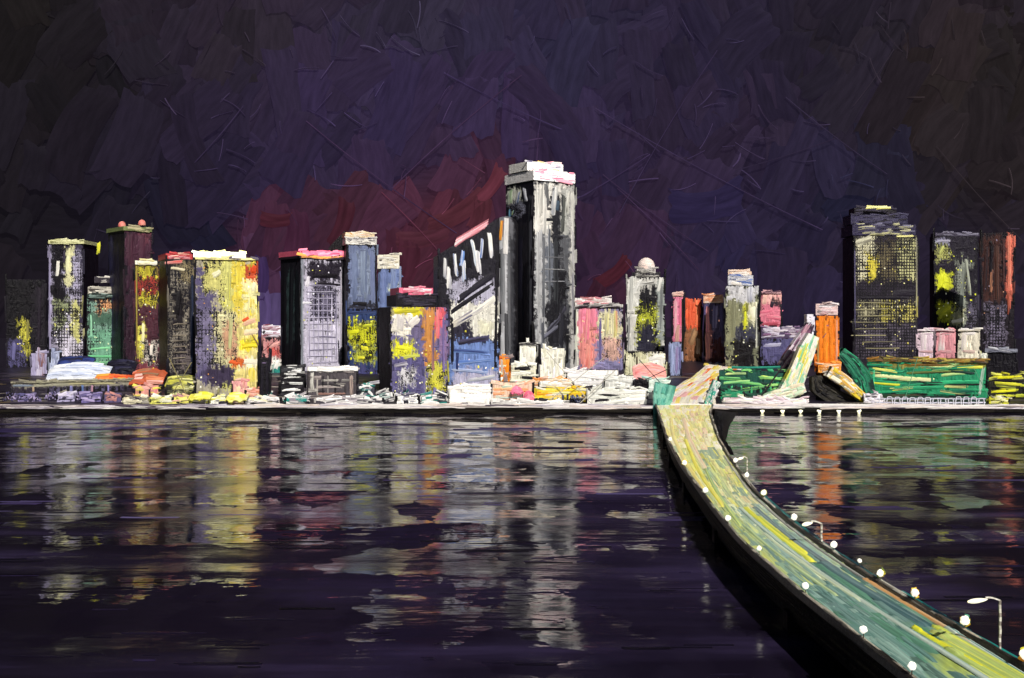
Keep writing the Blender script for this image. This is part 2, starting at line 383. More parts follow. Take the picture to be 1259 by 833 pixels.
def build_sky():
    rnd.seed(11); mb = MB(); R = 3200.
    def dome(px, py, off):
        az = math.atan((px - CX) / F) if -400 < px < 1700 else math.atan((px - CX) / F)
        r = R - off
        return np.array([math.sin(az) * r, math.cos(az) * r, CAMZ - (py - HY) / F * r * math.cos(az)])
    xs = np.linspace(-1500, 2760, 72); ys = np.linspace(520, -900, 44)
    P = np.array([[dome(x, y, 0) for x in xs] for y in ys]); C = np.array([[sky_col(x, min(y, 400)) for x in xs] for y in ys])
    uv = np.stack(np.meshgrid(xs * 2.2, ys * 2.2) + [np.zeros((44, 72))], -1)
    mb.grid(P, C * .9, 1.0, 0., 0., uv)
    def stk(px, py, L, W, ang, c1, c2, thick, lift, nt=9, n=10, rag=.3, curve=0.):
        a = math.radians(ang); t = np.linspace(-.5, .5, n)
        bx = curve * (t * t * 4 - .33) * L * .3
        path = [dome(px + math.cos(a) * q * L - math.sin(a) * b, py - math.sin(a) * q * L - math.cos(a) * b, lift) for q, b in zip(t, bx)]
        az = math.atan((px - CX) / F); rt = np.array([math.cos(az), -math.sin(az), 0]); nr = np.array([-math.sin(az), -math.cos(az), 0])
        side = -math.sin(a) * rt + math.cos(a) * np.array([0, 0, 1.])
        mb.stroke(path, side, nr, W * R / F, c1, c2, thick, 1.0, 0., nt=nt, ragged=rag, bris=.12)
    k = 0
    spots = []
    for i in range(900):
        px = rnd.uniform(-60, 1320) if i % 6 else rnd.uniform(-900, 2200); py = rnd.uniform(-30, 400) if i % 5 else rnd.uniform(-500, 30)
        spots.append((px, py))
    for px, py in spots:
        k += 1
        c = sky_col(px, py); smooth = (py > 235 and px < 320)
        dark = px > 1080 or px < 130
        if smooth and rnd.random() < .75: continue
        L = rnd.uniform(50, 130); W = rnd.uniform(28, 58)
        base = rnd.choice([55, 65, 75, 45, 90, 100, 60, 120])
        v = rnd.uniform(.8, 1.2); tint = np.array([rnd.uniform(.96, 1.05), 1, rnd.uniform(.95, 1.06)])
        c1 = c * v * tint; c2 = c1 * rnd.uniform(.84, 1.05)
        stk(px, py, L, W, base + rnd.uniform(-14, 14), c1, c2, (3.6 if not dark else 2.6) * rnd.uniform(.4, 1.2), 6 + (k % 90) * .35, rag=.28, curve=rnd.uniform(-.25, .25))
    # thin ridges of paint and scratches left by the knife
    for i in range(180):
        px = rnd.uniform(90, 1250); py = rnd.uniform(15, 360); c = sky_col(px, py)
        stk(px, py, rnd.uniform(10, 42), rnd.uniform(.8, 1.6), rnd.uniform(0, 180), c * rnd.uniform(1.4, 3.6), c * .8, 5, 40, nt=5, n=8, curve=rnd.uniform(-.3, .3))
    for (x0, y0, x1, y1) in [(375, 150, 560, 288), (545, 90, 690, 160), (730, 135, 1010, 285), (880, 60, 760, 260), (740, 215, 870, 310), (1150, 180, 1259, 300),
                             (700, 250, 800, 190), (640, 90, 480, 230), (1050, 130, 1100, 60), (905, 210, 1030, 170), (240, 200, 300, 130), (860, 330, 760, 230), (965, 120, 1090, 215), (560, 330, 470, 235)]:
        L = math.hypot(x1 - x0, y1 - y0); c = sky_col((x0 + x1) / 2, (y0 + y1) / 2)
        stk((x0 + x1) / 2, (y0 + y1) / 2, L, 1.1, -math.degrees(math.atan2(y1 - y0, x1 - x0)), c * 2.0, c * 1.2, 5, 42, nt=5, n=14, curve=.05)
    for (px, py, L, W, a, h) in [(560, 262, 80, 22, 30, '#562b36'), (520, 292, 70, 20, 10, '#542b38'), (600, 232, 60, 18, 50, '#683240'), (420, 275, 60, 20, 70, '#4a2330'), (365, 290, 60, 26, 85, '#46243a'),
                                 (340, 270, 40, 16, 0, '#4c2330'), (755, 335, 50, 18, 40, '#4d222e'), (730, 365, 40, 20, 60, '#3e2030'), (590, 262, 40, 26, 80, '#562b36'), (500, 320, 60, 30, 80, '#4c2433'), (322, 385, 60, 18, 88, '#5b4a78'), (870, 250, 90, 40, 10, '#302849'), (322, 345, 60, 14, 86, '#43305c')]:
        c = lin(h); stk(px, py, L, W, a, c * 1.1, c * .8, 4, 39, curve=.3)
    o = mb.build('sky', M_sky, smooth=True); tag(o, kind='structure')
build_sky()

# ---------------- ground, quay
def build_ground():
    rnd.seed(5); mb = MB()
    ys = [745.5, 770, 800, 850, 900, 950, 1000, 1050, 1100, 1500, 2200, 3600]; xs = np.linspace(-3500, 3500, 60)
    P = np.array([[(x, y, ground_z(y)) for x in xs] for y in ys])
    uv = np.stack([P[..., 0], P[..., 1], 0 * P[..., 0]], -1)
    mb.grid(P, lin('#241f2b'), .5, 0, 0, uv, flip=True)
    for i in range(520):
        x = rnd.uniform(-420, 420); y = rnd.uniform(760, 960)
        L = rnd.uniform(10, 40); z = ground_z(y) + .1
        c = lin(rnd.choice(['#2a2433', '#1c1820', '#3a3340', '#4d4650', '#8c8478', '#241f2b', '#332b3c', '#6a5a40', '#b8b0a4']))
        t = np.linspace(-.5, .5, 6)
        path = [(x + q * L, y + rnd.uniform(-.3, .3), ground_z(y) + .15) for q in t]
        mb.stroke(path, (0, 1, .06), (0, 0, 1), rnd.uniform(2, 7), c, c * .6, .35, 1.0)
    tag(mb.build('ground', M_ground), kind='structure')
    # town road that carries on from the bridge
    mb = MB(); pts = [(742, 113, 20), (790, 122, 19), (850, 141, 18), (930, 166, 18), (1020, 190, 17), (1120, 208, 14)]
    A = np.array([[(p[1] + s * p[2], p[0], ground_z(p[0]) + .3) for s in np.linspace(-1, 1, 13)] for p in pts])
    uv = np.stack([A[..., 1], A[..., 0], 0 * A[..., 0]], -1)
    mb.grid(A, lin('#efe6d0'), 1.1, 0, 0, uv, flip=True)
    for i in range(110):
        k = rnd.random() ** 1.2; s = rnd.uniform(-1, 1)
        yy = 745 + k * 350; L = rnd.uniform(25, 70)
        def X(y):
            return np.interp(y, [p[0] for p in pts], [p[1] + s * p[2] for p in pts])
        c = lin(rnd.choice(['#f4eed8', '#f2e8a0', '#f8f2ec', '#f0b8b4', '#f4dcd4', '#ee7e30' if k > .3 else '#ece6b0', '#f2d86a']))
        yv = np.linspace(yy, min(yy + L, 1120), 7)
        mb.stroke([(X(y), y, ground_z(y) + .4) for y in yv], (1, 0, 0), (0, 0, 1), rnd.uniform(2.5, 6.5), c, c * .75, .5, 1.0)
    tag(mb.build('town_road', M_road), kind='structure')
    # quay: dark river wall and pale promenade on top
    mb = MB()
    for xa, xb in ((-1500, 1500),):
        xs = np.linspace(xa, xb, 900); zs = np.linspace(1, 7.0, 8)
        X, Z = np.meshgrid(xs, zs)
        wob = (vn(X * .06, Z * .3, 3) - .5) * 1.4 + (vn(X * .02, Z * .9, 4) - .5) * 1.6
        P = np.stack([X, 740 + wob, Z], -1)
        C = lin('#15110f') * (0.5 + 1.2 * vn(X * .05, Z * .8, 5))[..., None]
        mb.grid(P, C, .7, 0, 0, np.stack([X, Z, 0 * X], -1), flip=True)
    for i in range(260):
        x = rnd.uniform(-360, 420); z = rnd.uniform(3.2, 6.4); L = rnd.uniform(14, 60)
        c = lin(rnd.choice(['#0c0a0b', '#15120f', '#1d1a16', '#0a0809', '#2a2620']))
        mb.stroke([(x + q * L, 739, z + rnd.uniform(-.3, .3)) for q in np.linspace(-.5, .5, 7)], (0, 0, 1), (0, -1, 0), rnd.uniform(.8, 2.4), c, c * .6, .6, 1.0)
    tag(mb.build('quay_wall', M_dark), 'long black river wall along the waterfront below the pale promenade', 'river wall')
    mb = MB()
    xs = np.linspace(-1500, 1500, 900); ys = np.linspace(738.6, 752, 6)
    X, Yy = np.meshgrid(xs, ys)
    Zz = 7.25 + .35 * (vn(X * .1, Yy * .4, 9)) + (Yy > 745.5) * (Yy - 745.5) * .06
    C = lin('#cfc6c0') * (.75 + .5 * vn(X * .04, Yy * .3, 10))[..., None]
    mb.grid(np.stack([X, Yy, Zz], -1), C, .95 - .5 * (np.abs(X) > 360), 0, 0, np.stack([X, Yy, 0 * X], -1), flip=True)
    mb.quad([(-1500, 738.6, 6.8), (1500, 738.6, 6.8), (1500, 738.6, 7.25), (-1500, 738.6, 7.25)], lin('#cfc6c0'), .8)
    for i in range(330):
        x = rnd.uniform(-345, 350); L = rnd.uniform(12, 55)
        white = rnd.random() < (.93 if x > -150 else .55)
        c = lin(rnd.choice(['#f1ebe6', '#e6ddda', '#f6f2ec', '#d8cfd8', '#e9d9cf'])) if white else lin(rnd.choice(['#3a3040', '#8a7e84', '#5d5260']))
        e = rnd.random() < .5; zoff = rnd.uniform(-.6, 1.9) if x > -250 else rnd.uniform(-.5, .6)
        if e: mb.stroke([(x + q * L, 738.4, 6.9 + zoff + (vn(x * .1 + q * 3, 0., i) - .5) * .8) for q in np.linspace(-.5, .5, 7)], (0, 0, 1), (0, -1, 0), rnd.uniform(.4, 1.7), c, c * .8, .6, 1.0)
        else:
            y = rnd.uniform(740, 753)
            mb.stroke([(x + q * L, y, 7.4 + max(0, y - 745) * .06) for q in np.linspace(-.5, .5, 7)], (0, 1, 0), (0, 0, 1), rnd.uniform(1.5, 4), c, c * .8, .5, 1.0)
    tag(mb.build('promenade', M_low), kind='structure')
build_ground()

# ---------------- water
WZ = 3.0
def build_water():
    m = bpy.data.materials.new('river_water'); m.use_nodes = True; nt = m.node_tree; N = nt.nodes; L = nt.links
    b = N['Principled BSDF']; b.inputs['IOR'].default_value = 1.75
    tc = N.new('ShaderNodeTexCoord')
    def noise(sx, sy, det, off=0., rough=.55, dist=0.):
        mp = N.new('ShaderNodeMapping'); L.new(tc.outputs['Object'], mp.inputs[0]); mp.inputs['Scale'].default_value = (sx, sy, 1); mp.inputs['Location'].default_value = (off, off * .7, 0)
        n = N.new('ShaderNodeTexNoise'); n.inputs['Scale'].default_value = 1; n.inputs['Detail'].default_value = det; n.inputs['Roughness'].default_value = rough
        n.inputs['Distortion'].default_value = dist
        L.new(mp.outputs[0], n.inputs['Vector']); return n.outputs['Fac']
    def mth(op, a, c, clamp=False):
        n = N.new('ShaderNodeMath'); n.operation = op; n.use_clamp = clamp
        for i, x in enumerate((a, c)):
            if isinstance(x, (int, float)): n.inputs[i].default_value = x
            else: L.new(x, n.inputs[i])
        return n.outputs[0]
    r = N.new('ShaderNodeValToRGB'); r.color_ramp.elements[0].position = .46; r.color_ramp.elements[0].color = (*(lin('#120d1a')), 1)
    r.color_ramp.elements[1].position = .70; r.color_ramp.elements[1].color = (*(lin('#3d3354')), 1)
    e = r.color_ramp.elements.new(.56); e.color = (*(lin('#1d1729')), 1)
    L.new(noise(.008, .035, 5, 4.), r.inputs[0]); L.new(r.outputs[0], b.inputs['Base Color'])
    rr = N.new('ShaderNodeMapRange'); rr.inputs['From Min'].default_value = .35; rr.inputs['From Max'].default_value = .7; rr.inputs['To Min'].default_value = .02; rr.inputs['To Max'].default_value = .2
    L.new(noise(.01, .03, 3, 9.), rr.inputs[0]); L.new(rr.outputs[0], b.inputs['Roughness'])
    h = mth('ADD', mth('ADD', mth('MULTIPLY', noise(.035, .09, 3, 1.), 2.6), mth('MULTIPLY', noise(.004, .03, 2, 31.), 9.)), mth('MULTIPLY', noise(.13, .22, 3, 2.), .5))
    h = mth('ADD', h, mth('MULTIPLY', noise(.6, .9, 3, 7.), .08))
    bp = N.new('ShaderNodeBump'); bp.inputs['Strength'].default_value = .8; bp.inputs['Distance'].default_value = .14
    L.new(h, bp.inputs['Height'])
    # the surface lies in facets, as if laid on with a knife: each facet tilts its own way
    def facets(sx, sy, amp_x, amp_y, off):
        mp = N.new('ShaderNodeMapping'); L.new(tc.outputs['Object'], mp.inputs[0]); mp.inputs['Scale'].default_value = (sx, sy, 1); mp.inputs['Location'].default_value = (off, off, 0)
        nz = N.new('ShaderNodeTexNoise'); nz.inputs['Scale'].default_value = 2.5; nz.inputs['Detail'].default_value = 3; L.new(mp.outputs[0], nz.inputs['Vector'])
        ad = N.new('ShaderNodeVectorMath'); ad.operation = 'MULTIPLY_ADD'; L.new(nz.outputs['Color'], ad.inputs[0]); ad.inputs[1].default_value = (.7, .7, 0); L.new(mp.outputs[0], ad.inputs[2])
        v = N.new('ShaderNodeTexVoronoi'); v.voronoi_dimensions = '2D'; v.inputs['Scale'].default_value = 1; L.new(ad.outputs[0], v.inputs['Vector'])
        sb = N.new('ShaderNodeVectorMath'); sb.operation = 'SUBTRACT'; L.new(v.outputs['Color'], sb.inputs[0]); sb.inputs[1].default_value = (.5, .5, .5)
        ml = N.new('ShaderNodeVectorMath'); ml.operation = 'MULTIPLY'; L.new(sb.outputs[0], ml.inputs[0]); ml.inputs[1].default_value = (amp_x, amp_y, 0); return ml.outputs[0]
    a1 = N.new('ShaderNodeVectorMath'); L.new(bp.outputs[0], a1.inputs[0]); L.new(facets(.05, .045, .02, .09, 3.), a1.inputs[1])
    a2 = N.new('ShaderNodeVectorMath'); L.new(a1.outputs[0], a2.inputs[0]); L.new(facets(.16, .10, .016, .03, 11.), a2.inputs[1])
    nm = N.new('ShaderNodeVectorMath'); nm.operation = 'NORMALIZE'; L.new(a2.outputs[0], nm.inputs[0]); L.new(nm.outputs[0], b.inputs['Normal'])
    # calm and mirror-like off the quay, ruffled and dull in drifting patches further out
    sp = N.new('ShaderNodeSeparateXYZ'); L.new(tc.outputs['Object'], sp.inputs[0])
    far = N.new('ShaderNodeMapRange'); L.new(sp.outputs[1], far.inputs[0]); far.inputs['From Min'].default_value = 380; far.inputs['From Max'].default_value = 620; far.inputs['To Min'].default_value = 0; far.inputs['To Max'].default_value = .62
    mk = mth('ADD', mth('MULTIPLY', mth('SUBTRACT', noise(.06, .028, 4, 21.), .5), 7.), mth('ADD', far.outputs[0], .34), clamp=False)
    cl = N.new('ShaderNodeClamp'); L.new(mk, cl.inputs[0]); cl.inputs['Min'].default_value = .12
    L.new(mth('MULTIPLY', cl.outputs[0], .85), b.inputs['Specular IOR Level'])
    mb = MB(); xs = np.linspace(-3500, 3500, 8); ys = np.linspace(-1500, 741, 8)
    X, Yy = np.meshgrid(xs, ys); mb.grid(np.stack([X, Yy, 0 * X + WZ], -1), np.zeros(3), 0, 0, 0, np.stack([X, Yy, 0 * X], -1), flip=True)
    tag(mb.build('water', m), kind='structure')
    # knife-thin skims of violet paint lying on the river, thickest off the quay
    rnd.seed(91); mb = MB()
    for i in range(230):
        py = 520 + 310 * rnd.random() ** 1.7; Y = (CAMZ - WZ) / ((py - HY) / F); px = rnd.uniform(-60, 1320)
        if 790 + max(0, py - 500) * .75 < px < 900 + (py - 500) * 1.15: continue
        L = rnd.uniform(10, 90) / F * Y; Wd = rnd.uniform(.5, 3.2) * Y * Y / (CAMZ * F); x = (px - CX) / F * Y
        near = py > 640
        c = lin(rnd.choice(['#1d1729', '#231b33', '#15101f', '#2c2342', '#120e1a'] + (['#3a3058', '#4a4068', '#5d5380', '#6a608c', '#463b64'] if not near else ['#1a1424', '#0f0b15'])))
        bow = rnd.uniform(-1, 1) * Wd
        for q0 in range(rnd.choice([1, 1, 2, 3])):
            xo_ = x + rnd.uniform(-.6, .6) * L * (q0 > 0); yo_ = Y + rnd.uniform(-2, 2) * Wd * (q0 > 0)
            mb.stroke([(xo_ + q * L, yo_ + q * q * bow, WZ + .05) for q in np.linspace(-.5, .5, 8)], (0, 1, 0), (0, 0, 1), Wd * rnd.uniform(.3, 1), c, c * .6, .03, rnd.uniform(.5, .9), nt=5, ragged=.3)
    tag(mb.build('water_surface', M_dark), kind='structure')
build_water()

# ---------------- the skyline
G = 'towers of the night skyline'
def T(*a, **k):
    k.setdefault('group', G); return building('skyscraper', 'skyscraper', *a, **k)

T('unlit near-black tower at the far left edge with a few yellow flecks low down', 8, 56, 343, 452, depth=30,
  under_side='#0f0c12', front=[(8,343,56,452,'#0e0b11',.95),(22,395,36,440,'#c9c24a',.45),(8,420,30,452,'#55507a',.5),(40,350,56,440,'#1b161f',.8)], wins=14, wbox=(18,395,40,445), wsize=(1,1.8),
  strokes=[(17,432,22,4,85,'#6e6a98'),(34,405,26,3,88,'#b7b04a','#3a3340'),(48,390,80,5,89,'#1c1720','#241c28')])
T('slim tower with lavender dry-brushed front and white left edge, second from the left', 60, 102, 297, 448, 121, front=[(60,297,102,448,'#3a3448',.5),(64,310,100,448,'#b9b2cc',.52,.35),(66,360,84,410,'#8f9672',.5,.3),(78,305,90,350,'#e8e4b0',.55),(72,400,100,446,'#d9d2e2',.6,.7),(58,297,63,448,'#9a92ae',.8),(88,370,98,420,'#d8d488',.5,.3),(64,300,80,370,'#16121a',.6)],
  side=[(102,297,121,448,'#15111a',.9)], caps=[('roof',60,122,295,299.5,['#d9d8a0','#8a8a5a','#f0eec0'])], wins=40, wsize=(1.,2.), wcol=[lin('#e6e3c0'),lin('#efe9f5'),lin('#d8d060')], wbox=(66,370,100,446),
  strokes=[(61,380,120,2.6,90,'#a8a0c0','#5a5470'),(71,330,20,4,86,'#f0ece0'),(83,325,24,3.5,88,'#ece9b8'),(79,315,16,3,90,'#3b3444'),(121,305,14,4,86,'#e4df3a','#a8b040')])
T('short pale green office block with white roof wedges beside the tall maroon tower', 107, 142, 366, 450, depth=22,
  front=[(107,366,142,450,'#7a9c8c',.75,.55),(120,366,142,385,'#d69a6a',.5,.3),(107,385,142,400,'#4a6a58',.6),(109,405,140,450,'#6fa286',.7,.6)], wins=26, wsize=(1,2), wcol=[lin('#d9e8b8'),lin('#9adfae')],
  caps=[('roof',108,138,352,361,['#b8b2a4','#efe9da','#4a4440'],2),('rooftop_box',116,136,340,347,['#3a343c','#d8d2c8'],6),('cornice',107,142,361,366,['#26302c','#8aa098'])],
  strokes=[(124,428,26,3,2,'#8fe0a4','#3f6a50'),(122,438,30,3,-2,'#6cc086'),(126,446,26,3,3,'#9adba0','#4a8a66'),(112,400,30,2.5,90,'#9fd8b4')])
r4 = T('tall maroon-fronted tower with two pink balls on its roof', 153, 187, 280, 452, 133,
  front=[(153,280,187,452,'#35202e',.9),(155,284,184,325,'#4a2a3a',1.0),(170,284,186,298,'#6b3a48',.6)], side=[(133,280,153,452,'#17131c',.9),(134,290,140,430,'#2c2a44',.5)],
  caps=[('cornice',132,186,278,283,['#7f8a58','#c3b890','#5a5048'])],
  strokes=[(160,305,40,9,90,'#4d2c3b','#3a202c'),(174,305,38,8,89,'#442536','#5a3444')], sstrokes=[(143,350,110,8,90,'#1a1622','#25203a'),(148,410,70,5,90,'#100d13')])
T('tower dry-brushed in yellow and maroon with a cream roof, in front of the maroon tower', 166, 196, 322, 466, depth=24,
  front=[(166,322,196,466,'#4a2632',.85),(170,326,194,375,'#cfc23c',.5,.2),(166,340,196,360,'#a03a30',.45),(168,395,178,440,'#d8cf58',.45),(176,420,192,450,'#e6dccf',.4,.3),(168,445,196,466,'#7a3a44',.7)], wins=34, wsize=(1,2.2), wcol=[lin('#e8df4a'),lin('#f2ecd0'),lin('#d65a30')],
  caps=[('roof',166,193,320,325,['#f4efda','#e8dca0'])], strokes=[(176,408,24,4,88,'#efe6b0'),(168,380,110,2.5,90,'#c8b648','#4a2a30'),(186,430,14,4,86,'#f2e6da')])
T('narrow grey-banded tower under a red and pink roof with black left flank', 206, 240, 318, 474, 196,
  front=[(206,318,240,474,'#1f1a20',.8),(206,330,232,455,'#8a8276',.48,.35),(212,355,226,400,'#1a151a',.9),(232,318,240,474,'#16131c',1.0),(220,320,238,345,'#8c7f60',.5),(215,420,235,455,'#6a6060',.5,.3)], side=[(196,318,206,474,'#100d12',1.0)],
  caps=[('roof',199,237,311,318,['#c94a4c','#e79aa0','#f3d9c0','#8a2a34'],2)], wins=26, wsize=(1,2), wcol=[lin('#b8ac98'),lin('#8d8474'),lin('#d8cda8')],
  strokes=[(214,322,22,3.5,6,'#d84a44','#f0b0a8'),(219,330,18,3,-8,'#e9ddb8'),(219,372,32,6,84,'#141014'),(236,400,130,4,90,'#0f0c12','#27304a'),(208,340,40,3,88,'#0f0c10')]
  + [(221,398+i*7,18,1.6,3,'#8d8272','#3b3432') for i in range(8)])
T('broad tower with violet left half and glowing yellow right half ending in orange', 240, 317, 317, 490, depth=36,
  front=[(240,317,317,490,'#a8a08c',.8,.25),(240,330,262,470,'#5a5274',.8,.45),(250,320,300,360,'#cfc878',.6,.2),(272,317,300,480,'#d3cf7a',.78,.25),(286,320,317,400,'#e0c94a',.8,.1),(300,325,317,352,'#c8502e',.7),(300,345,317,385,'#efe6a8',.9),
         (240,380,278,450,'#7a7290',.66,.5),(262,380,290,450,'#d8d0a0',.62,.4),(290,385,317,490,'#e9d98a',1.0),(294,415,317,430,'#f2de3a',1.0),(294,440,317,455,'#f4ecc8',1.0),(275,395,292,440,'#c89a7a',.6,.2),(255,452,292,475,'#3a3048',.8),(285,440,300,452,'#d8682e',.7),(288,455,317,490,'#ead888',1.0)],
  capglow=2.2, caps=[('roof',236,302,309,316,['#f2eecf','#e0d884','#fbf8ee','#b8b46c'],1),('cornice',240,317,316,318.5,['#9a925c','#3a343c'])], wins=70, wsize=(1,2.2), wcol=[lin('#f2edc0'),lin('#e9e05a'),lin('#fbf6e6'),lin('#e3a04a')],  # glow added to the roof slabs to throw a bright streak on the water
  strokes=[(306,425,20,6,4,'#f4e23c','#e8c81e'),(308,408,18,7,8,'#ecc9a0','#f3e6c0'),(308,445,20,7,-3,'#f3ead2'),(309,462,20,9,86,'#f0e28a','#e8d040'),(306,396,18,5,20,'#e8b898'),(302,392,10,3,30,'#e25a2a'),(288,446,12,4,-20,'#e3602a'),
           (296,478,16,7,80,'#e8a0a0','#f0c8b0'),(312,330,10,6,80,'#d84a22'),(312,352,12,5,70,'#f4ecc0'),(310,372,14,6,88,'#f0e8a0','#e8c840'),(282,350,40,5,89,'#ddd85a','#b8b478'),(266,336,12,5,30,'#ece8c0'),(283,410,40,5,88,'#c8c890','#a8a070')])
building('gabled_house', 'house', 'small white and pink house with a pitched roof squeezed between yellow tower and black-sided tower', 322, 346, 414, 486, depth=16, Y=960, auto=1.5,
  front=[(322,414,346,450,'#c98a8a',.7,.1),(330,425,346,440,'#d8605a',.6),(322,445,336,486,'#141118',1.0),(334,440,346,455,'#e8e6dc',.7,.3),(334,455,346,486,'#2a8a80',.9)],
  caps=[('roof',322,345,400,414,['#e6e2ec','#c8a8b8','#f3eff2','#8a4a58'],1)], strokes=[(328,412,16,4,-50,'#1a1418'),(337,424,14,4,24,'#d87a74','#e8b0a8'),(340,465,18,6,88,'#2a9488','#1c6a66'),(340,448,12,4,70,'#f0eee6'),(332,440,26,4,86,'#15111a')])
T('dark-flanked tower with lavender latticed front under a bright pink roof line', 370, 428, 316, 456, 345,
  front=[(370,316,428,456,'#c4bed0',.85,.65),(376,320,422,345,'#2a2430',.75),(374,350,384,440,'#d2cbe0',.8,.5),(395,400,420,430,'#d9d67a',.55,.6),(384,345,412,395,'#7a748c',.7,.8),(374,395,422,456,'#d0cadc',.9,.6),(420,316,428,456,'#16131a',1.),(369,316,373,456,'#8a8f9a',.8)],
  side=[(345,316,370,456,'#1b191f',.9),(352,335,362,420,'#3a4a4a',.5)], capglow=1.0, caps=[('roof',352,424,307.5,314,['#e0647e','#ee8fa0','#c84a66'],0),('cornice',346,426,314,317,['#2a2228','#d8904a'])], wins=60, wsize=(1,2), wcol=[lin('#efeaf4'),lin('#e8e46a'),lin('#c9c2da')],  # pink roof given a glow for its streak in the river
  strokes=[(371,390,130,2.4,90,'#b8bcc6','#5a6068'),(419,380,110,2.4,90,'#e0dce6','#8a8494'),(378,345,14,5,85,'#efe9f2'),(400,338,34,5,2,'#17131a'),(404,348,30,3,-4,'#221d26'),(377,372,12,3,0,'#eceaf0')]
  + [(396+rnd.uniform(-4,4),350+i*8,36,1.5,rnd.uniform(-3,3),'#cfc8dc','#6a6480') for i in range(13)] + [(380+i*5.5,400,90,1.4,90,'#c4bdd4','#6c6680') for i in range(7)],
  sstrokes=[(350,380,130,5,90,'#0f0d12','#1d1b20'),(358,380,120,5,89,'#26282c','#14131a'),(365,390,120,4,90,'#0e0c10','#1c2226')])
T('slate-blue tower with a cream banded cap behind the latticed tower', 427, 463, 301, 470, 421, depth=26, Y=985,
  front=[(427,301,463,470,'#6a7494',.9),(440,310,458,360,'#7f8aa2',.95),(427,372,463,380,'#2a2a38',.9)], side=[(421,301,427,470,'#16141b',1)],
  caps=[('roof',424,461,285,291,['#efd8b0','#f6f0e4','#d89a5a'],3),('crown',425,463,292,300,['#f2ede4','#3b3440','#c8c2c0'],1)],
  strokes=[(436,340,66,7,89,'#7480a0','#5f6a8a'),(447,335,60,8,90,'#8490a6','#6a7694'),(458,340,66,6,91,'#68729a','#7c86a6'),(442,373,22,5,-3,'#141218'),(462,335,70,2,90,'#1a1820')])
building('rooftop_wedge', 'building', 'black slanted rooftop rising behind the pink roofline', 404, 424, 304, 453, depth=12, Y=1000, yt2=283, front=[(404,270,424,330,'#120f14',1.0)], auto=.6)
T('lower blue block with acid-yellow lit windows and a black right flank', 427, 464, 379, 487, 481, depth=30, Y=950,
  front=[(427,379,464,487,'#3a4a78',.85,.2),(427,395,464,425,'#d8d82e',.46,.1),(435,425,462,445,'#c8cc4a',.42,.1),(427,450,464,487,'#4a4a78',.75,.4)], side=[(464,379,481,487,'#121016',1.)],
  wins=36, wsize=(1.6,3.2), wcol=[lin('#e8e42a'),lin('#f2ee60'),lin('#c8d44a')], strokes=[(435,408,12,5,10,'#e6e62a'),(448,428,10,5,-10,'#eee83a'),(452,400,12,4,5,'#d9dc40'),(444,440,9,4,0,'#ece640'),(446,384,34,4,0,'#2a3050','#4a5a88')])
T('small blue tower with a cream drum-shaped cap right of the slate-blue tower', 465, 494, 330, 452, depth=20, Y=1010,
  front=[(465,330,494,400,'#6a7aa8',.95),(476,350,492,372,'#b8c4cc',.5)], caps=[('crown',464,491,313,330,['#efe8d4','#d8ccb0','#5a5048','#f6f2e8'],1)],
  strokes=[(472,352,44,7,90,'#7886b4','#5f70a0'),(484,350,44,8,89,'#6a7cae','#8a98bc'),(484,356,14,3,4,'#c8d0b8'),(492,350,46,3,90,'#8a94b4')])
T('squat tower splashed yellow, violet and orange with a pink-topped black penthouse', 480, 551, 377, 487, 466, depth=34,
  front=[(480,377,551,487,'#6a6490',.8,.15),(482,377,520,388,'#d8cc2e',.95),(482,386,504,412,'#efe8d8',.95),(504,390,530,420,'#6a6080',.8),(484,418,510,440,'#dfdc30',.7,.1),(520,378,536,450,'#c98a4a',.85),(536,378,547,410,'#e0606a',.9),(540,400,549,440,'#8a7098',.8),
         (484,440,520,487,'#5a5480',.8,.3),(525,446,549,484,'#cfc84a',.55,.2),(490,455,510,475,'#d8d4d8',.5,.2)], side=[(466,377,480,487,'#100e14',1.)],
  caps=[('penthouse',488,538,362,376,['#1a161c','#2a2430','#3a3444'],4),('roof',492,534,353,362,['#e7708c','#f4b8c4','#f4e8ea','#d85a78'],5)], wins=40, wsize=(1.3,2.6), wcol=[lin('#e8e42a'),lin('#f4f0b0'),lin('#f2ecde')],
  strokes=[(498,382,34,6,3,'#e2d830','#b8b02e'),(492,398,20,9,85,'#f2ecdc','#d8d0cc'),(508,396,16,7,40,'#e8e0d8'),(526,410,60,4,90,'#d8944a','#b8845a'),(538,398,38,5,89,'#e8707a','#e89a8a'),(532,430,60,4,90,'#c88a58','#6a5a80'),(545,420,80,3,90,'#8c7ab0','#5a4a78'),
           (496,428,20,5,-10,'#e6e430'),(506,438,22,4,6,'#d8d860','#a8b050'),(492,448,18,5,10,'#dcd8dc','#8a8498'),(500,430,10,4,60,'#f0ee40')])
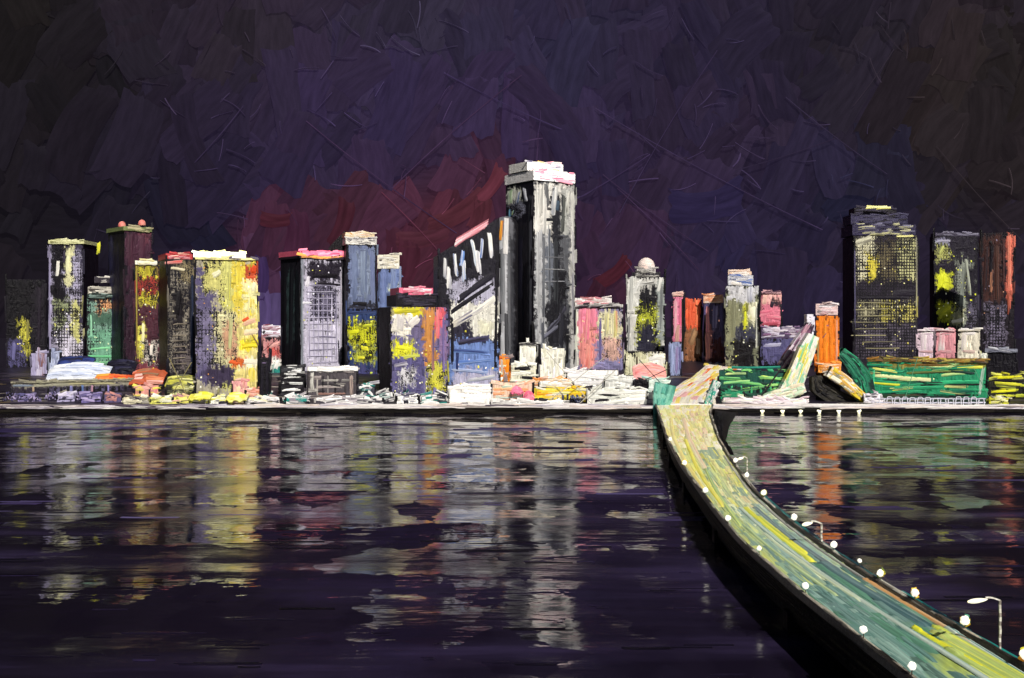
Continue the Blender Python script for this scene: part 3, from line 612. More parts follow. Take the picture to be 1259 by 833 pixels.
# the tilted hall with striped crown
_, fB, sB, gB = building('slanted_tower', 'skyscraper', 'angular tower with a rising slanted roof of white and blue stripes on black', 540, 614, 312, 482, 533, yt2=266, depth=45, group=G,
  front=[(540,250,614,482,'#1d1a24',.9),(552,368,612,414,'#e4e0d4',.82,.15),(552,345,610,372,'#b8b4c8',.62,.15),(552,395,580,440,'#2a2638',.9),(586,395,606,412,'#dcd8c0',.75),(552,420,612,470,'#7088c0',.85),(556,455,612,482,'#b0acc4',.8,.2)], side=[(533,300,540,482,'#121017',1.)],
  strokes=[(552,340,30,6,88,'#f4f0ea','#b8b8c4'),(570,332,28,6,92,'#f0ece6','#8aa0cc'),(588,322,30,6,94,'#f6f2ee','#c8c8d0'),(547,330,28,4.5,88,'#efece8','#8a8a98'),(560,325,30,4,96,'#f2eee8','#3f6ab0'),(568,318,22,4,80,'#4a80c8','#e8e8ee'),(583,310,34,4,100,'#f4f0ea','#9ab8dc'),(592,305,28,3.5,85,'#3a6ab8','#e8e8ee'),(603,300,34,5,95,'#f6f2ec','#b8b8c8'),(554,328,26,5,92,'#0f0d12'),(575,315,30,7,95,'#121016'),(597,305,30,6,90,'#17131a'),
           (580,386,54,5,32,'#e8e2d4','#a8a4b0'),(568,392,34,6,30,'#dcd4c4','#6a6880'),(600,372,26,6,36,'#efeade'),(596,404,14,8,80,'#e8e4c8'),(580,366,66,4,34,'#17141c'),(585,352,60,6,36,'#1a1720','#2a2636'),(576,432,50,5,-4,'#7090cc','#3a4a80'),(584,444,54,5,5,'#4f70b4','#8aa0cc'),(576,456,50,4,-6,'#6a84bc','#b8c0d8'),(590,466,40,5,8,'#8a92b8','#dcd8c8'),
           (562,444,30,4,88,'#2a3460'),(610,380,150,4,89,'#16131a'),(556,420,60,4,90,'#17141c'),(582,418,40,7,8,'#23202e','#4a4668')], auto=.5, wins=16, wsize=(1.4,3), wbox=(560,400,610,475))
mb = MB(); Pn = [(560,299),(572,291),(586,283),(600,274)]
pth = [fB.pt(np.array(float(x)), np.array(float(y)), 1.0) for x, y in Pn]
mb.stroke(pth, (0,0,1), fB.N, 4.5, lin('#f3e9ea'), lin('#e8909c'), 1.5, 1.0); mb.stroke([np.array(p)+np.array([0,6,1.5]) for p in pth], (0,0,1), -fB.N, 5.5, lin('#c8808c'), lin('#e8909c'), 1.2, 1.0)
rt = [o for o in col.objects if o.name.startswith('slanted_tower')][0]
mb.build('roof_fin', M_roof, rt)

# round-shouldered grey tower and the highest tower
def cyl_tower(name, cat, label, x0, x1, yt, yb, layers, dome=0, group=G, strokes=(), Y=None, mat=None, n=28):
    seedc[0] += 7; sd = seedc[0]; rnd.seed(sd)
    Y = Y or Y_of(yb); z0 = CAMZ - (yb - HY) / F * Y; R = (x1 - x0) / 2 / F * Y; xc = ((x0 + x1) / 2 - CX) / F * Y
    H = CAMZ - (yt - HY) / F * Y - z0; hd = dome / F * Y
    root = empty(name, (xc, Y + R, z0), label, cat, group); mb = MB()
    ny = max(8, int((yb - yt) / 1.5)); zz = np.linspace(-2, H, ny); th = np.linspace(-math.pi, math.pi, n * 2 + 1)
    TH, Z = np.meshgrid(th, zz)
    rr = np.where(Z > H - hd, R * np.sqrt(np.clip(1 - ((Z - (H - hd)) / max(hd, .01)) ** 2, 0.002, 1)), R)
    px = (x0 + x1) / 2 + np.sin(TH) * (x1 - x0) / 2; py = yb - Z / H * (yb - yt)
    Cc, ld, g, gl = layers_at(px, py, layers, sd)
    P = np.stack([xc + np.sin(TH) * rr, Y + R - np.cos(TH) * rr, z0 + Z], -1)
    mb.grid(P, Cc, ld, g, gl, np.stack([Z, TH * R, 0 * Z], -1), flip=True)
    f = Face((xc - R, Y - .2, z0), (1, 0, 0), 2 * R, H, (0, -1, 0), x0, x1, yt, yb)
    for st in strokes:
        px_, py_, L_, W_, an, h = st[:6]; h2 = st[6] if len(st) > 6 else h
        uu = (px_ - (x0 + x1) / 2) / ((x1 - x0) / 2); off = -(1 - math.sqrt(max(0, 1 - uu * uu))) * R
        f2 = Face(f.O + np.array([0, -off - .2, 0]), f.U, f.W, f.H, f.N, x0, x1, yt, yb)
        f2.dab(mb, px_, py_, L_, W_, an, lin(h), lin(h2) * .85, .6, 1.0)
    mb.build('wall', mat or M_wall, root)
    return root
cyl_tower('rounded_tower', 'skyscraper', 'grey round-shouldered tower with an orange streak at the top left of the highest tower', 607, 637, 264, 466,
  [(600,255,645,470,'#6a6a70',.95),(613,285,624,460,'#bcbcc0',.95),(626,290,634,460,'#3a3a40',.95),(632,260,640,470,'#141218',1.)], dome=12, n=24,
  strokes=[(622,290,44,6,88,'#f4f0ec','#d8d4d4'),(616,283,24,3.5,84,'#e8a83a','#d8782e'),(611,300,34,3,86,'#e8e8ec','#8a90a8'),(618,350,90,5,90,'#6a6c70','#8f9094'),(626,370,120,4,90,'#4a4a50','#77787c'),(614,400,100,4,90,'#3c3c44','#6c6c74'),(623,420,70,5,90,'#55565a','#2a282e')])
T('highest tower of the skyline, charcoal and silver with a white and pink roof crown', 656, 707, 222, 462, 622, depth=42,
  front=[(656,222,707,462,'#5a5b60',.95),(657,222,680,300,'#e4e0d8',.95),(658,280,672,445,'#b4b4b6',.9),(682,224,700,262,'#dcd8d0',.8),(676,240,690,420,'#26262c',.9),(690,230,700,290,'#a9a9a4',.6),(700,222,707,462,'#b4b2ae',.8),(682,330,696,370,'#1c1b20',1.),(672,370,700,425,'#1f1e24',.9),(670,300,682,350,'#6a6e78',.8)],
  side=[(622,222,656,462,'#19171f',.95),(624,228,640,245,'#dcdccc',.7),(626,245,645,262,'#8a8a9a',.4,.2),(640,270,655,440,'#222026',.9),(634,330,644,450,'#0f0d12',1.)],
  capglow=.5, caps=[('roof',655,706,209,221,['#f4f0ee','#f0a0b0','#fbf7f2','#e87a92','#d8d4d0'],0),('roof_deck',652,698,197,208,['#f6f2ec','#ec8ea2','#5a5478','#f0ead8','#d8a030'],8)],  # crown glows slightly, added to strengthen its reflection
  strokes=[(664,245,40,7,88,'#ece8de','#b8b6b0'),(672,238,30,5,94,'#2a2a30','#8a8a8a'),(681,245,38,6,84,'#e6e4de','#a8aab0'),(685,250,14,5,80,'#4a5a6a'),(692,260,50,5,88,'#26282c','#60625e'),(698,245,30,4,86,'#dcdad0','#7a7a74'),(704,300,60,3,91,'#d4d2cc','#9a98a0'),(704,360,60,3,90,'#b8b6b8','#77757c'),
           (661,330,110,4,90,'#dcdcda','#a8a8aa'),(660,260,60,5,90,'#f2efe8','#d0ccc4'),(669,262,56,5,89,'#e8e4dc','#b4b2ae'),(704,260,60,4,90,'#eceae2','#b8b6ae'),(668,340,120,4,90,'#77797e','#494a50'),(675,320,100,3.5,90,'#33343a','#82868e'),(683,330,90,6,90,'#1a1a1f','#3c3e42'),(690,400,60,6,88,'#17161b','#2c2c34'),(667,420,60,5,91,'#8e9096','#4e5058'),(661,440,50,4,90,'#c8c8c4','#7a7a80'),
           (682,398,30,5,48,'#4a4a58','#1a181e'),(676,408,26,4,40,'#6a6a78','#22202a'),(690,386,24,4,60,'#3c3a46'),(680,330,30,1.6,0,'#9a9a9c'),(680,345,30,1.5,2,'#8a8a90'),(681,315,26,1.5,0,'#77777c'),(697,428,40,4,90,'#111014')],
  sstrokes=[(627,238,18,6,88,'#e4e6d8','#9ab88a'),(637,240,16,4,80,'#dcdce0','#4a6aa0'),(646,238,18,4,100,'#d8d8e0'),(630,258,7,2.5,70,'#b8c04a','#4a8ac0'),(626,265,26,3,88,'#7ab0c8','#3a4a70'),(652,330,180,4,90,'#2a2a32','#55555c'),(646,380,120,6,90,'#0e0c10'),(640,330,80,6,90,'#1c1a26'),(634,300,50,5,90,'#232036')])
T('pink and lemon block with a white and rose flat roof right of the highest tower', 706, 766, 377, 455, depth=26,
  front=[(706,377,766,455,'#8a80a4',.85,.15),(708,379,736,420,'#e8849c',.95),(712,400,732,453,'#e8948c',.9),(736,382,764,420,'#e4dcb4',.75,.1),(704,378,711,455,'#dcdccc',.9),(736,420,766,455,'#8680a8',.8,.1),(742,415,764,440,'#dcb0a0',.55)],
  caps=[('roof',705,752,366,374,['#f4eeea','#e8a0ac','#d8c8c4','#b04a50'],2),('cornice',706,766,374,377.5,['#c8c4c0','#3a3038'])], wins=22, wsize=(1.3,2.6), wcol=[lin('#efe6a0'),lin('#f2dca0'),lin('#e09070')],
  strokes=[(714,395,34,6,90,'#f0a0b0','#e47a90'),(722,400,44,7,88,'#ea7c92','#f0b0a0'),(730,390,26,6,92,'#f08aa0'),(724,438,30,8,86,'#e67c72','#f0a898'),(716,435,32,5,90,'#e08a84'),(746,398,30,5,88,'#e4dc96','#a8a0a0'),(757,398,34,5,90,'#dcd48a','#d8a080'),(708,410,70,3,90,'#e6e6d6','#b8c0b0'),(738,420,60,3,90,'#6a6090')])
building('domed_tower', 'skyscraper', 'white-edged tower with dark flecked centre, stepped top and pale pink dome', 770, 817, 341, 436, depth=26, group=G,
  front=[(770,341,817,436,'#c9c6bf',.9),(784,352,812,430,'#1c1a20',.85),(782,375,812,420,'#c4c83a',.36,.1),(770,341,784,380,'#e4e2da',1.),(808,345,817,420,'#9aa09c',.8),(784,400,806,436,'#2a2838',.9)],
  caps=[('stepped_top',777,812,334,341,['#2a262c','#55524f','#c8c4bc'],3),('lantern',783,806,328,334,['#dcd6d2','#8a8480'],6)], wins=30, wsize=(1,2.2), wcol=[lin('#d8dc3a'),lin('#e9ec7a'),lin('#efeee0')], wbox=(782,358,812,425),
  strokes=[(776,362,44,6,89,'#eceae2','#b8b8b2'),(783,352,22,6,62,'#e6e4de'),(794,348,22,5,6,'#dcdad4','#77746e'),(813,380,60,4,90,'#a4a8a4','#5a5c60'),(773,410,50,3,90,'#d8d8d2','#3a383e'),(811,350,18,4,80,'#e6e4dc')])
def dome_on(root_name, px, py, r, Y, c1, c2, name='dome'):
    root = [o for o in col.objects if o.name.startswith(root_name)][-1]
    mb = MB(); Y = root.location.y; R = r / F * Y; x = (px - CX) / F * Y; z = CAMZ - (py - HY) / F * Y; y = Y
    ph, th = np.meshgrid(np.linspace(-.35, math.pi / 2, 9), np.linspace(0, 2 * math.pi, 21))
    P = np.stack([x + R * np.cos(ph) * np.cos(th), y + R * np.cos(ph) * np.sin(th), z + R * 1.15 * np.sin(ph)], -1)
    k = vn(th * 2, ph * 4, 5)[..., None]; mb.grid(P, lin(c1) * (1 - k) + lin(c2) * k, 1., 0, 0, np.stack([th * R, ph * R, 0 * ph], -1))
    mb.build(name, M_roof, root, smooth=True)
dome_on('domed_tower', 794.5, 329, 11, 1115, '#f2d4c8', '#f6ece6')
for px, py in ((150, 277), (174.5, 275)):
    dome_on('skyscraper.003', px, py, 4.6, 985, '#e2706a', '#f0a898', 'roof_ball')
building('podium_block', 'building', 'cream windowed block at the foot of the domed tower', 768, 818, 432, 462, depth=20,
  front=[(768,432,818,462,'#d4d0a8',.7,.5),(800,432,818,450,'#eeeae0',.9),(772,440,790,462,'#e0dcc0',.8,.3)], wins=10, wsize=(2,3.5), strokes=[(776,448,20,6,88,'#e8e6c8','#b0aa88'),(790,450,18,5,92,'#dcd8b0'),(806,440,20,6,10,'#f2eee6'),(798,452,18,5,86,'#efecd0'),(783,446,16,3,90,'#6a6250')])
T('narrow rose-pink tower, leftmost of the three slim pink and orange ones', 827, 840, 362, 425, depth=16, front=[(827,362,840,425,'#e0809c',1.)], auto=1., strokes=[(831,388,44,5,90,'#e88aa8','#f0c0c0'),(837,384,38,4,89,'#e66a8a'),(833,410,26,5,86,'#c8968a')], caps=[('roof',827,840,361,364,['#e8c4b8','#d8a090'])])
T('narrow orange-red tower turning brown below, between the rose and lilac ones', 842, 863, 367, 444, 838, depth=16, front=[(842,367,863,444,'#8a5a3c',.95),(842,367,863,404,'#e2603c',1.)], side=[(838,367,842,444,'#16121a',1)], strokes=[(849,386,36,6,90,'#ea6a44','#d8502e'),(857,385,36,6,91,'#e4583a','#f08a5a'),(852,414,22,7,70,'#a8805a','#6a4a34'),(858,425,20,6,86,'#8a6a50','#c8a890')])
T('lilac slim tower with peach roof, rightmost of the three slim ones', 866, 891, 372, 446, depth=18, front=[(866,372,891,446,'#5a547e',.95),(866,400,875,446,'#c88a90',.8),(876,420,891,446,'#5a3238',.9)], caps=[('roof',865,889,362,372,['#e8b89c','#f2dcd0','#d88a60'],1)], wins=8, wsize=(1,2.4), wcol=[lin('#e8a890'),lin('#efc8b8')],
  strokes=[(870,392,34,5,90,'#d48a90','#7a6a98'),(879,390,32,7,89,'#8a84ac','#5a5484'),(887,392,34,4,90,'#4a4670'),(870,425,34,6,92,'#e09c90','#a86a78'),(884,425,28,4,84,'#4a2a30')])
building('narrow_block', 'building', 'thin lavender and teal-streaked block standing by the bridge mouth', 822, 838, 420, 462, depth=14, front=[(822,420,838,462,'#8c94b8',.95)], strokes=[(826,440,38,4,90,'#98a4c8','#6a78a0'),(832,442,36,4,89,'#a898c0','#7a70a0'),(836,440,34,3,91,'#6a6a9a')])
T('grey-green stepped tower with white crown left of the small pink tower', 892, 933, 351, 452, depth=26,
  front=[(892,351,933,452,'#7a7c64',.85,.45),(894,351,930,372,'#c9c8cc',.8,.2),(893,372,910,420,'#8a8a6c',.9,.4),(914,372,920,440,'#c8c83a',.5,.2),(920,374,932,394,'#e8e4c4',.95),(905,400,930,425,'#3a3a4c',.8,.5),(900,418,928,452,'#141117',1.)],
  caps=[('stepped_top',895,926,338,350,['#d8d8de','#4a6ab0','#efe8e0','#9a9aa8'],3),('roof',895,924,333,337,['#e8c8b0','#d8864a','#f2ece6'],5)], wins=44, wsize=(1,2.2), wcol=[lin('#e6e470'),lin('#efedd8'),lin('#b8b890')],
  strokes=[(902,390,50,6,90,'#8e8e70','#6a6a54'),(910,358,14,5,70,'#e8e6e8'),(922,362,20,6,88,'#dcdce2','#a8a8b8'),(926,384,16,7,86,'#f0ecd0','#d8d48a'),(916,392,20,2.5,88,'#d8dc30'),(930,400,60,2.5,90,'#c8c8bc','#6a6a68'),(912,440,26,10,20,'#100e12')])
T('small square pink tower right of the grey-green stepped one', 935, 961, 360, 443, 931, depth=16, Y=1080, front=[(935,360,961,402,'#d8788c',.95),(936,360,960,372,'#e8b0a8',.9),(950,366,958,376,'#2a1c28',.8)], side=[(931,360,935,402,'#2a2028',1)],
  caps=[('roof',936,960,358,361,['#e8b4b8','#5a3a48'])], strokes=[(943,384,18,7,10,'#e68a9a','#d8607c'),(952,390,20,6,-4,'#d86a80','#e8a0a8'),(940,368,12,5,80,'#e8b8a8'),(948,398,22,4,3,'#b04a5c'),(949,374,8,4,70,'#2c2030')])
building('office_block', 'building', 'low lavender block with a speckled white and purple flat roof', 936, 1000, 416, 446, depth=24, Y=1010, front=[(936,416,1000,446,'#5a5680',.9),(985,416,1000,446,'#8a6a88',.7,.2)],
  caps=[('roof',936,998,402,416,['#5a4a68','#d8d0e0','#efe6ec','#8a6c90','#7a4a6a'],2)], strokes=[(950,424,24,5,3,'#b8b4cc','#7a78a0'),(968,436,34,7,-2,'#625e8a','#4a4670'),(990,430,24,5,60,'#a87a90','#e8d8e0')], wins=10, wbox=(980,418,999,440))
T('big dark tower at right, grid of yellow lit windows, stepped grey crown', 1050, 1128, 290, 442, 1036, depth=44,
  front=[(1050,290,1128,442,'#2a2430',.6),(1051,291,1078,345,'#d8d2b0',.62,.85),(1066,310,1092,345,'#d8c848',.66,.8),(1078,295,1108,350,'#6a6048',.5,.8),(1104,291,1126,345,'#c9c690',.5,.9),(1054,345,1126,368,'#332c3a',.5,.6),(1056,368,1126,395,'#9a9478',.5,.9),(1080,372,1100,440,'#c8bc58',.55,.9),(1100,372,1126,400,'#d8cc70',.5,.9),(1054,395,1126,442,'#5a5260',.48,.9)],
  side=[(1036,290,1050,442,'#1c1824',.95)], caps=[('crown',1042,1126,276,289,['#35304a','#4a4560','#77748a','#1a161e','#c8c494'],1),('upper_crown',1046,1118,263,275,['#3a3650','#4a4660','#1a161e'],6),('roof',1054,1106,254,263,['#17131a','#3a3548','#2a2430'],10)],
  wins=95, wsize=(1,1.9), wcol=[lin('#e8e2c0'),lin('#e8d860'),lin('#f0e9a8'),lin('#b8ac70')],
  strokes=[(1062,296,22,7,20,'#d8d4b8','#6a6458'),(1113,290,22,2.5,2,'#efe89a'),(1127,340,100,2,90,'#b8b490','#4a4450'),(1051,350,120,2,90,'#55506c','#2a2636'),(1088,366,60,4,0,'#1c1822'),(1062,333,20,3,0,'#1a161e'),(1112,360,28,10,0,'#241f2a')]
  + [(1076+rnd.uniform(-10,10),372+i*8,44,1.3,rnd.uniform(-2,2),'#a8a078','#5a5450') for i in range(8)])
root22 = [o for o in col.objects if o.name.startswith('skyscraper')][-1]
mb = MB(); gY = Y_of(442)
fc = Face(((1066 - CX) / F * gY, root22.location.y - 16, CAMZ - (257 - HY) / F * gY), (1, 0, 0), 34 / F * gY, 3.4, (0, -1, 0), 1066, 1100, 252.5, 257)
for k in range(5): fc.dab(mb, 1083 + rnd.uniform(-6, 6), 254.5 + rnd.uniform(-1, 1), rnd.uniform(16, 28), 2.6, rnd.uniform(-5, 5), lin('#f6f2c0'), lin('#e8e07a'), 1.0, 1., glow=.2)
o = mb.build('roof_light', M_win, root22)
T('dark tower at right with two columns of acid-yellow windows', 1149, 1202, 290, 440, 1143, depth=34,
  front=[(1149,290,1202,440,'#231e2a',.7),(1151,293,1166,302,'#8a88a0',.6),(1151,300,1168,320,'#b8b86a',.5,.4),(1151,336,1170,356,'#d8dc34',.75,.1),(1152,372,1178,396,'#d4d836',.7,.1),(1176,318,1196,400,'#8f9488',.6,.5),(1186,330,1202,380,'#1c1722',.8),(1170,380,1186,400,'#e6e4b0',.6),(1190,372,1202,440,'#6a6478',.4,.4)], side=[(1143,290,1149,440,'#131017',1)],
  caps=[('roof',1150,1204,286,290,['#4a4456','#8a869a','#2a2430'],1)], wins=60, wsize=(1,2.2), wcol=[lin('#dfe23a'),lin('#e8e8a0'),lin('#a8ac98')], wbox=(1151,300,1200,400),
  strokes=[(1156,308,14,5,60,'#c8cc70','#77784c'),(1157,346,18,6,80,'#e0e42e'),(1160,382,20,8,40,'#dde03a','#b0b83a'),(1184,350,50,5,84,'#8f958c','#55584e'),(1190,340,50,4,96,'#a8ac9c','#5a5c58'),(1178,394,16,4,10,'#efedd8'),(1160,296,18,3,2,'#a8a4b8')])
T('brown-black tower near the right edge with a coral stripe down its right corner', 1206, 1247, 285, 452, depth=34,
  front=[(1206,285,1247,452,'#1f1820',.9),(1208,290,1232,370,'#4a2c28',.6),(1216,300,1222,360,'#1a1218',.9),(1212,375,1236,430,'#8a8098',.4,.5),(1238,285,1245,370,'#d8705c',.9)], wins=22, wsize=(1,1.8), wcol=[lin('#c8b8c8'),lin('#d8a080'),lin('#8a8098')],
  strokes=[(1212,330,60,5,88,'#3e2624','#241820'),(1226,335,70,5,90,'#5a3a30','#2e2024'),(1219,320,40,4,86,'#17111a'),(1219,345,30,4,88,'#c88a6a','#5a3a34'),(1241,322,74,4.5,90,'#e4785f','#f0a088'),(1240,372,30,3,92,'#b8604a','#4a2a2c'),(1234,320,60,3,90,'#4a2e2e')])
building('dark_drum', 'building', 'low black drum-shaped block with a grey rim at the right edge', 1212, 1250, 432, 458, depth=20, front=[(1212,432,1250,458,'#17141c',1.)], caps=[('roof',1211,1251,429,433,['#8a8c9c','#4a4a5a','#c8c8d0'])])
BK = 'pastel blocks on the green hall'
for x0, x1, h, lab in ((1128,1150,'#ead0dc','pale lilac-white block, left of the three pastel blocks by the dark towers'), (1150,1176,'#e59ca4','pink block, middle of the three pastel blocks by the dark towers'), (1178,1206,'#efe6d0','cream block, right of the three pastel blocks by the dark towers')):
    building('pastel_block', 'building', lab, x0, x1 - 1, 406, 458, depth=16, group=BK, Y=960, front=[(x0,406,x1,458,h,1.)], strokes=[(x0+8,420,26,8,88,h,'#f2e6e2'),(x1-7,420,26,7,92,h),((x0+x1)/2,410,18,4,3,'#f4ece6',h),((x0+x1)/2,432,18,4,-3,h,'#c89a9a')], caps=[('roof',x0,x1-1,404.5,407,[h,'#f4eeea'])])

# ---------------- low halls and stalls along the waterfront
def hall(name, cat, label, x0, x1, yt, yb, h, more=(), cols=None, strokes=(), ns=8, roof=None, depth=14, lit=.17, group=None, wins=0, stripes=None, yt2=None, horiz=True):  # lit: glow put into walls and roofs to brighten the waterfront
    cols = cols or [h]
    st = list(strokes); rnd.seed(int(x0 * 7 + yt))
    for k in range(ns):
        L_ = rnd.uniform(.25, .7) * (x1 - x0) if horiz else rnd.uniform(.4, .9) * (yb - yt)
        W_ = min(rnd.uniform(2.5, 5.5), (yb - yt) * .5)
        xx = rnd.uniform(x0 + 3, x1 - 3); L_ = min(L_, 2 * min(xx - x0, x1 - xx) + 4, 34)
        st.insert(0, (xx, rnd.uniform(yt + 2, yb - 2), L_, W_, rnd.uniform(-8, 8) if horiz else rnd.uniform(80, 100), rnd.choice(cols), rnd.choice(cols)))
    for k in range(int((x1 - x0) / 8) + 1):
        st.append((rnd.uniform(x0 + 2, x1 - 2), yt + rnd.uniform(-1.8, 1.5), rnd.uniform(5, 16), rnd.uniform(1.8, 4.2), rnd.uniform(-24, 24), rnd.choice(cols), rnd.choice(cols)))
    for k in range(int((x1 - x0) / 20)):
        st.append((rnd.uniform(x0 + 2, x1 - 2), yb - rnd.uniform(0, 4), rnd.uniform(5, 14), rnd.uniform(1.5, 3.), rnd.uniform(-16, 16), rnd.choice(['#15121a', '#1f1b26', cols[0]])))
    caps = [('roof', x0 - 1, x1 + 1, yt - roof[0], yt, roof[1])] if roof else []
    return building(name, cat, label, x0, x1, yt, yb, depth=depth, front=[(x0 - 5, yt - 5, x1 + 5, yb + 5, h, .9, 0., lit)] + list(more), strokes=st, caps=caps, group=group, wins=wins, mat=M_low, yt2=yt2, auto=.5, sglow=lit, capglow=lit * .7)

GL = 'low buildings along the waterfront'
hall('kiosk','kiosk','small lavender kiosk, left of the pair at the foot of the slim lavender tower',38,58,434,462,'#8f88a4',cols=['#a49cb4','#7a7490','#c0b8cc','#7a4a3a'],group=GL,horiz=False)
hall('kiosk','kiosk','pale blue-grey kiosk, right of the pair at the foot of the slim lavender tower',61,73,432,462,'#aab0c8',cols=['#b8bed4','#8a90ac'],group=GL,horiz=False,ns=5)
hall('low_hall','hall','long low drab hall with dark arches behind the purple bushes, far left',14,164,471,486,'#2a2430',more=[(14,471,164,476,'#9a9484',1.),(60,477,150,486,'#55506a',.5,.3)],cols=['#8a8474','#a8a08c','#4a4450','#b8b098'],strokes=[(x,481,10,3.4,90,'#141118') for x in range(58,160,8)]+[(x,480,10,3,88,c) for x,c in ((40,'#a89078'),(86,'#7a7aa8'),(100,'#5a70a0'),(112,'#a88090'),(132,'#8a80b8'))]+[(60,474,60,3.4,1,'#a8a490','#77725e'),(110,473,70,3,-1,'#b0a880','#8a8468'),(30,474,30,3,0,'#77808e')],ns=0,group=GL,roof=(2,['#8a8470','#a8a488','#5a5650']))
hall('kiosk','kiosk','salmon and yellow kiosk with dark doorways under the orange awning',165,196,474,489,'#c88a7c',cols=['#d89a90','#e0d058','#e8b0a0','#b06a60'],strokes=[(172,482,12,3,88,'#1c1620'),(184,483,12,3,92,'#241c26'),(178,482,10,4,86,'#e09a90'),(191,482,12,5,88,'#e0808a')],group=GL,ns=6)
hall('kiosk','kiosk','dark arcaded kiosk in front of the yellow tower',254,287,468,489,'#1f1b26',cols=['#17131c','#2a2432'],strokes=[(262,478,8,3,80,'#b8b4c4'),(270,480,14,2.4,92,'#6a6478'),(278,478,14,2,90,'#4a4458')],group=GL,ns=8,horiz=False)
hall('kiosk','kiosk','small blush-pink kiosk between the arcaded kiosk and the yellow tower foot',285,304,468,490,'#dc9c98',cols=['#e4a8a0','#e8c0a8','#d88a88','#ead8a0'],group=GL,ns=8,horiz=False)
hall('pavilion','pavilion','three-tiered white-roofed pavilion on black, left of the larger banded one',345,374,462,488,'#1a171c',cols=['#1a171c','#2a262c'],strokes=[(358,463,26,3.4,3,'#f0eee8'),(360,471,26,3,-4,'#e6e4e0','#8a8a88'),(358,479,24,3.4,2,'#efece8'),(362,487,20,4,0,'#2a8c82','#1a6a62')],group=GL,ns=5,roof=(12,['#1c1a1e','#e8e6e2','#3a3a3e']))
hall('pavilion','pavilion','banded grey pavilion under a wide white canopy below the latticed tower',379,439,456,490,'#4a4448',cols=['#8a847e','#2a262a','#b8b2aa','#a09490'],strokes=[(390,474,26,2.2,90,'#a8a098'),(403,474,26,2.2,90,'#8a8480'),(412,474,24,2,90,'#141216'),(397,474,26,2,90,'#17141a'),(432,474,26,5,90,'#a8948a','#55484a'),(384,470,26,5,89,'#c8c4ba','#77736c'),(408,484,40,3,0,'#8c6a60')],group=GL,ns=10,roof=(5,['#f4f0ea','#e6e2de','#fbf8f2']))
hall('white_hall','hall','plain white hall on the quay below the striped slanted tower',552,604,474,497,'#e9e4dc',cols=['#f2eee6','#e0dad2','#fbf8f2'],group=GL,ns=14)
hall('low_hall','hall','low hall streaked peach, orange and pale green beside the plain white hall',602,655,470,494,'#d8b8a0',cols=['#e8a078','#f0d0b8','#e8e6d0','#b8c8b0','#e07a3c'],strokes=[(625,488,36,4,-2,'#b8c4b4','#dcdcd0'),(618,478,32,4,4,'#e88a50','#f0c090'),(630,493,40,3,0,'#141116')],group=GL,ns=10)
hall('market_hall','hall','bright yellow market hall with small dark figures of windows in front of the white roofs',656,730,477,494,'#dcc63a',cols=['#e8c82a','#f0b42a','#d8d860','#f4e6a0','#e8e0c8'],strokes=[(x,488,9,2.6,90+rnd.uniform(-12,12),'#20203a','#4a5278') for x in range(680,728,6)]+[(670,483,26,5,4,'#f0c020','#e88a2a'),(668,490,24,4,0,'#e6e03a')],group=GL,ns=10)
hall('white_hall','hall','large white hall with a sloping roof edge, centre of the waterfront',697,760,455,478,'#eae6e0',cols=['#f6f2ee','#e8e2de','#dcd8d8'],strokes=[(722,461,52,7,4,'#f6f3ef'),(728,470,54,5,-3,'#f2eeea','#dcd6d0'),(720,476,60,2.6,0,'#2a262c')],group=GL,ns=10)
hall('white_hall','hall','flat white hall with black gaps between the market hall and the bridge mouth',722,795,478,497,'#dcdad0',cols=['#efece4','#e6e4d8','#d0d0c4'],strokes=[(750,486,34,4,-8,'#18151a'),(740,492,20,3,6,'#221e26'),(770,482,44,5,2,'#eceae0'),(780,491,30,6,3,'#f2efe8')],group=GL,ns=8)
hall('white_hall','hall','small square white hall beside the black gate next to the bridge',744,779,462,480,'#dedcd4',cols=['#e8e6de','#f2efe8','#c8c8c0'],group=GL,ns=8)
hall('black_shed','shed','black shed beside the small square white hall',779,796,467,483,'#120f13',cols=['#17141a','#0f0d10'],group=GL,ns=6)
hall('white_block','building','upper white block at the foot of the highest tower',639,660,424,466,'#eeeadc',cols=['#f6f2e8','#e0dcc8'],group=GL,ns=8,roof=(2,['#2a262c','#c8c4bc']),horiz=False)
hall('white_block','building','taller cream block at the right foot of the highest tower',664,694,428,470,'#ebe6d4',cols=['#f4f0e4','#dcd8c0','#f2eef0'],group=GL,ns=12,horiz=False)
hall('white_block','building','cream arched block with black openings left of the cream block',627,660,448,472,'#d8d4bc',cols=['#ece8d4','#f6f4ea','#c8c0a4'],strokes=[(643,453,26,5,3,'#141116'),(648,464,18,4,-4,'#17141a')],group=GL,ns=9)
hall('white_block','building','pale rounded block at the foot of the blue-fronted slanted tower',597,626,450,472,'#dedcc4',cols=['#e8e6b8','#f0ece4','#c8c8d8'],group=GL,ns=9)
hall('orange_tower','tower','small bright orange tower block in front of the grey rounded tower',614,627,439,472,'#e0802a',cols=['#ea8a2a','#f09a3a','#8a7a78'],strokes=[(624,450,20,4,84,'#f08c1e'),(617,450,20,3.5,90,'#b8a89c'),(620,439.5,16,2.4,0,'#e06a28')],group=GL,ns=3,horiz=False)
